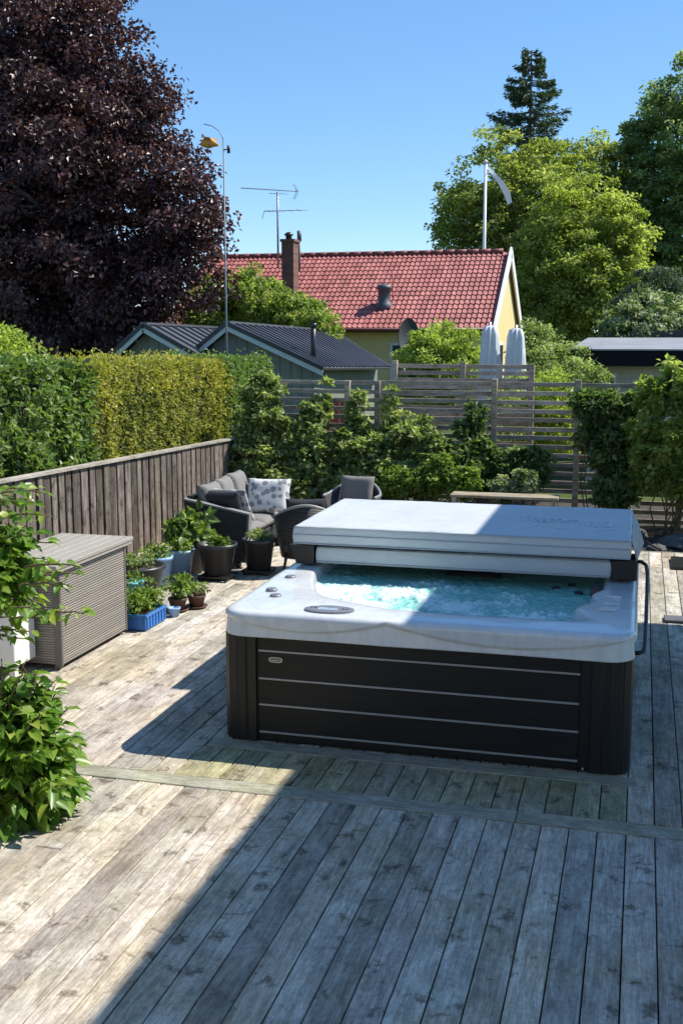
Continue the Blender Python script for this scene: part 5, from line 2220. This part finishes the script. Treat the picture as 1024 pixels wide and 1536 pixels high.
shrub('climbing_shrub', (-2.2, 15.4, -.15), [sh(700, 645, 15.6, .17), sh(745, 705, 15.5, .30), sh(793, 700, 15.5, .25), sh(712, 630, 15.7, .10, 2.2), sh(715, 680, 15.5, .22), sh(700, 705, 15.3, .26)], 7600, LS, M['lf_dark'],
      'dark shrub behind the low wooden bench, left of the bare slats', clump=.09, clumps=250, up=.75)
shrub('flowering_shrub', (-1.55, 15.0, -.15), [sh(785, 725, 15.0, .17), sh(752, 735, 15.0, .17)], 3000, (.045, .08), M['lf_flower'],
      'small shrub with white blossom right behind the low wooden bench', clump=.07, clumps=100, up=.75)
shrub('climbing_vine', (-.55, 15.4, -.15), [sh(900, 620, 15.6, .25, 1.1), sh(872, 603, 15.7, .14), sh(920, 680, 15.4, .28, 1.2), sh(925, 735, 15.3, .26), sh(885, 655, 15.6, .18), sh(945, 610, 15.6, .14)], 9000, LS, M['lf_dark'],
      'dark climbing vine covering the slats between the bare part and the right vine', clump=.10, clumps=300, up=.75)
shrub('climbing_vine', (.35, 15.2, -.15), [sh(985, 595, 15.2, .25, 1.1), sh(1010, 650, 15.1, .36, 1.2), sh(980, 700, 15.1, .30), sh(1045, 590, 15.1, .34), sh(1003, 556, 15.3, .10), sh(962, 650, 15.3, .18), sh(1040, 720, 15.0, .34)], 11500, LS, M['lf_green'],
      'large green vine rising over the fence at the right edge', clump=.11, clumps=340, up=.75)
shrub('climbing_vine', (1.3, 15.2, -.15), [(1.1, 15.3, .9, .5, .4, .9), (1.7, 15.3, 1.0, .5, .4, .9)], 6000, LS, M['lf_green'],
      'green vine continuing along the fence just outside the right edge', clump=.12, clumps=150)

# ------------------------------------------------------------------ foreground lilac bush at the left
t = thing('lilac_bush', (-3.35, 4.75, -.02), 'leafy green bush with heart shaped leaves in the left foreground', 'bush')
mb = MB()
PP, AA, NN, SS, TT = [], [], [], [], []


def sprig(p0, p1, nleaf, tint, s0=.085, spread=.10):
    p0, p1 = Vector(p0), Vector(p1)
    n = 8
    pts = []
    for i in range(n + 1):
        w = i / n
        pts.append(p0.lerp(p1, w) + Vector((random.gauss(0, .012), random.gauss(0, .012), .10 * w * (1 - w) * (p1 - p0).length * 2)))
    mb.tube(pts, [.009 - .006 * i / n for i in range(n + 1)], 5)
    d = (p1 - p0).normalized()
    for k in range(nleaf):
        w = .15 + .88 * k / nleaf
        w = min(w, 1)
        i = min(int(w * n), n - 1)
        c = pts[i].lerp(pts[i + 1], w * n - i)
        for sd in (1, -1):
            a = random.uniform(0, 2 * pi)
            side = Vector((cos(a), sin(a), random.uniform(-.3, .5)))
            A_ = (d * .5 + side + Vector((0, 0, -.45))).normalized()
            c2 = c + side * random.uniform(.01, .03)
            PP.append(c2)
            AA.append(A_)
            NN.append(Vector((random.gauss(0, .35), random.gauss(0, .35) - .15, 1)))
            SS.append(s0 * random.uniform(.5, 1.3) * (1.1 - .35 * w))
            TT.append(min(1, max(0, tint + random.gauss(0, .12) + .25 * (w - .5))))


root = Vector((-3.35, 4.75, 0))
stemtops = []
for i in range(9):
    tp = Vector((-3.35 + random.uniform(-.35, .25), 4.8 + random.uniform(-.3, .3), random.uniform(.7, 1.6)))
    branch(mb, root + Vector((random.uniform(-.08, .08), random.uniform(-.08, .08), 0)), tp, .018, .008, .06, 6, 6)
    stemtops.append(tp)
# lower mound
lc = at(30, 1180, 5.0)
for i in range(350):
    a, b = random.uniform(0, 2 * pi), random.uniform(-1.2, 1.35)
    r = random.uniform(.55, 1.0) + (random.uniform(0, .22) if random.random() < .25 else 0)
    hr = 1.0 if sin(b) > -.2 else .85
    c = Vector((lc.x + .36 * r * cos(a) * cos(b) * hr, lc.y + .36 * r * sin(a) * cos(b), lc.z + .66 * r * sin(b)))
    inner = Vector((lc.x - .05, lc.y, lc.z + .05)).lerp(c, .45)
    sprig(inner, c, 6, random.uniform(.2, 1.0), .112)
# upper clump, thinner and lighter, reaching right
uc = at(-5, 850, 5.0)
for i in range(125):
    a, b = random.uniform(0, 2 * pi), random.uniform(-1.1, 1.3)
    r = random.uniform(.5, 1.0)
    c = Vector((uc.x + .29 * r * cos(a) * cos(b), uc.y + .30 * r * sin(a) * cos(b), uc.z + .33 * r * sin(b)))
    inner = Vector((uc.x - .08, uc.y, uc.z - .1)).lerp(c, .3)
    sprig(inner, c, 5, random.uniform(.4, 1.05), .105)
for (px, py) in ((70, 740), (80, 775), (128, 850), (118, 862), (70, 840), (60, 880), (128, 922), (95, 930), (70, 915), (55, 950), (40, 960), (110, 880), (60, 800), (30, 930), (60, 755), (45, 735), (75, 815), (20, 745)):
    c = at(px, py, 5.0 + random.uniform(-.12, .12))
    sprig(c + Vector((-.32, .0, -.02)), c, 6, random.uniform(.4, .95), .082)
obj('stems', mb, M['stem'], t)
leaf_mesh('foliage', np.array(PP), np.array(AA), np.array(NN), np.array(SS), np.array(TT), M['lf_lilac'], t, tuple(t['_o']), width=.56, fine=True, fold=.20)

for o in bpy.data.objects:
    if '_o' in o:
        del o['_o']
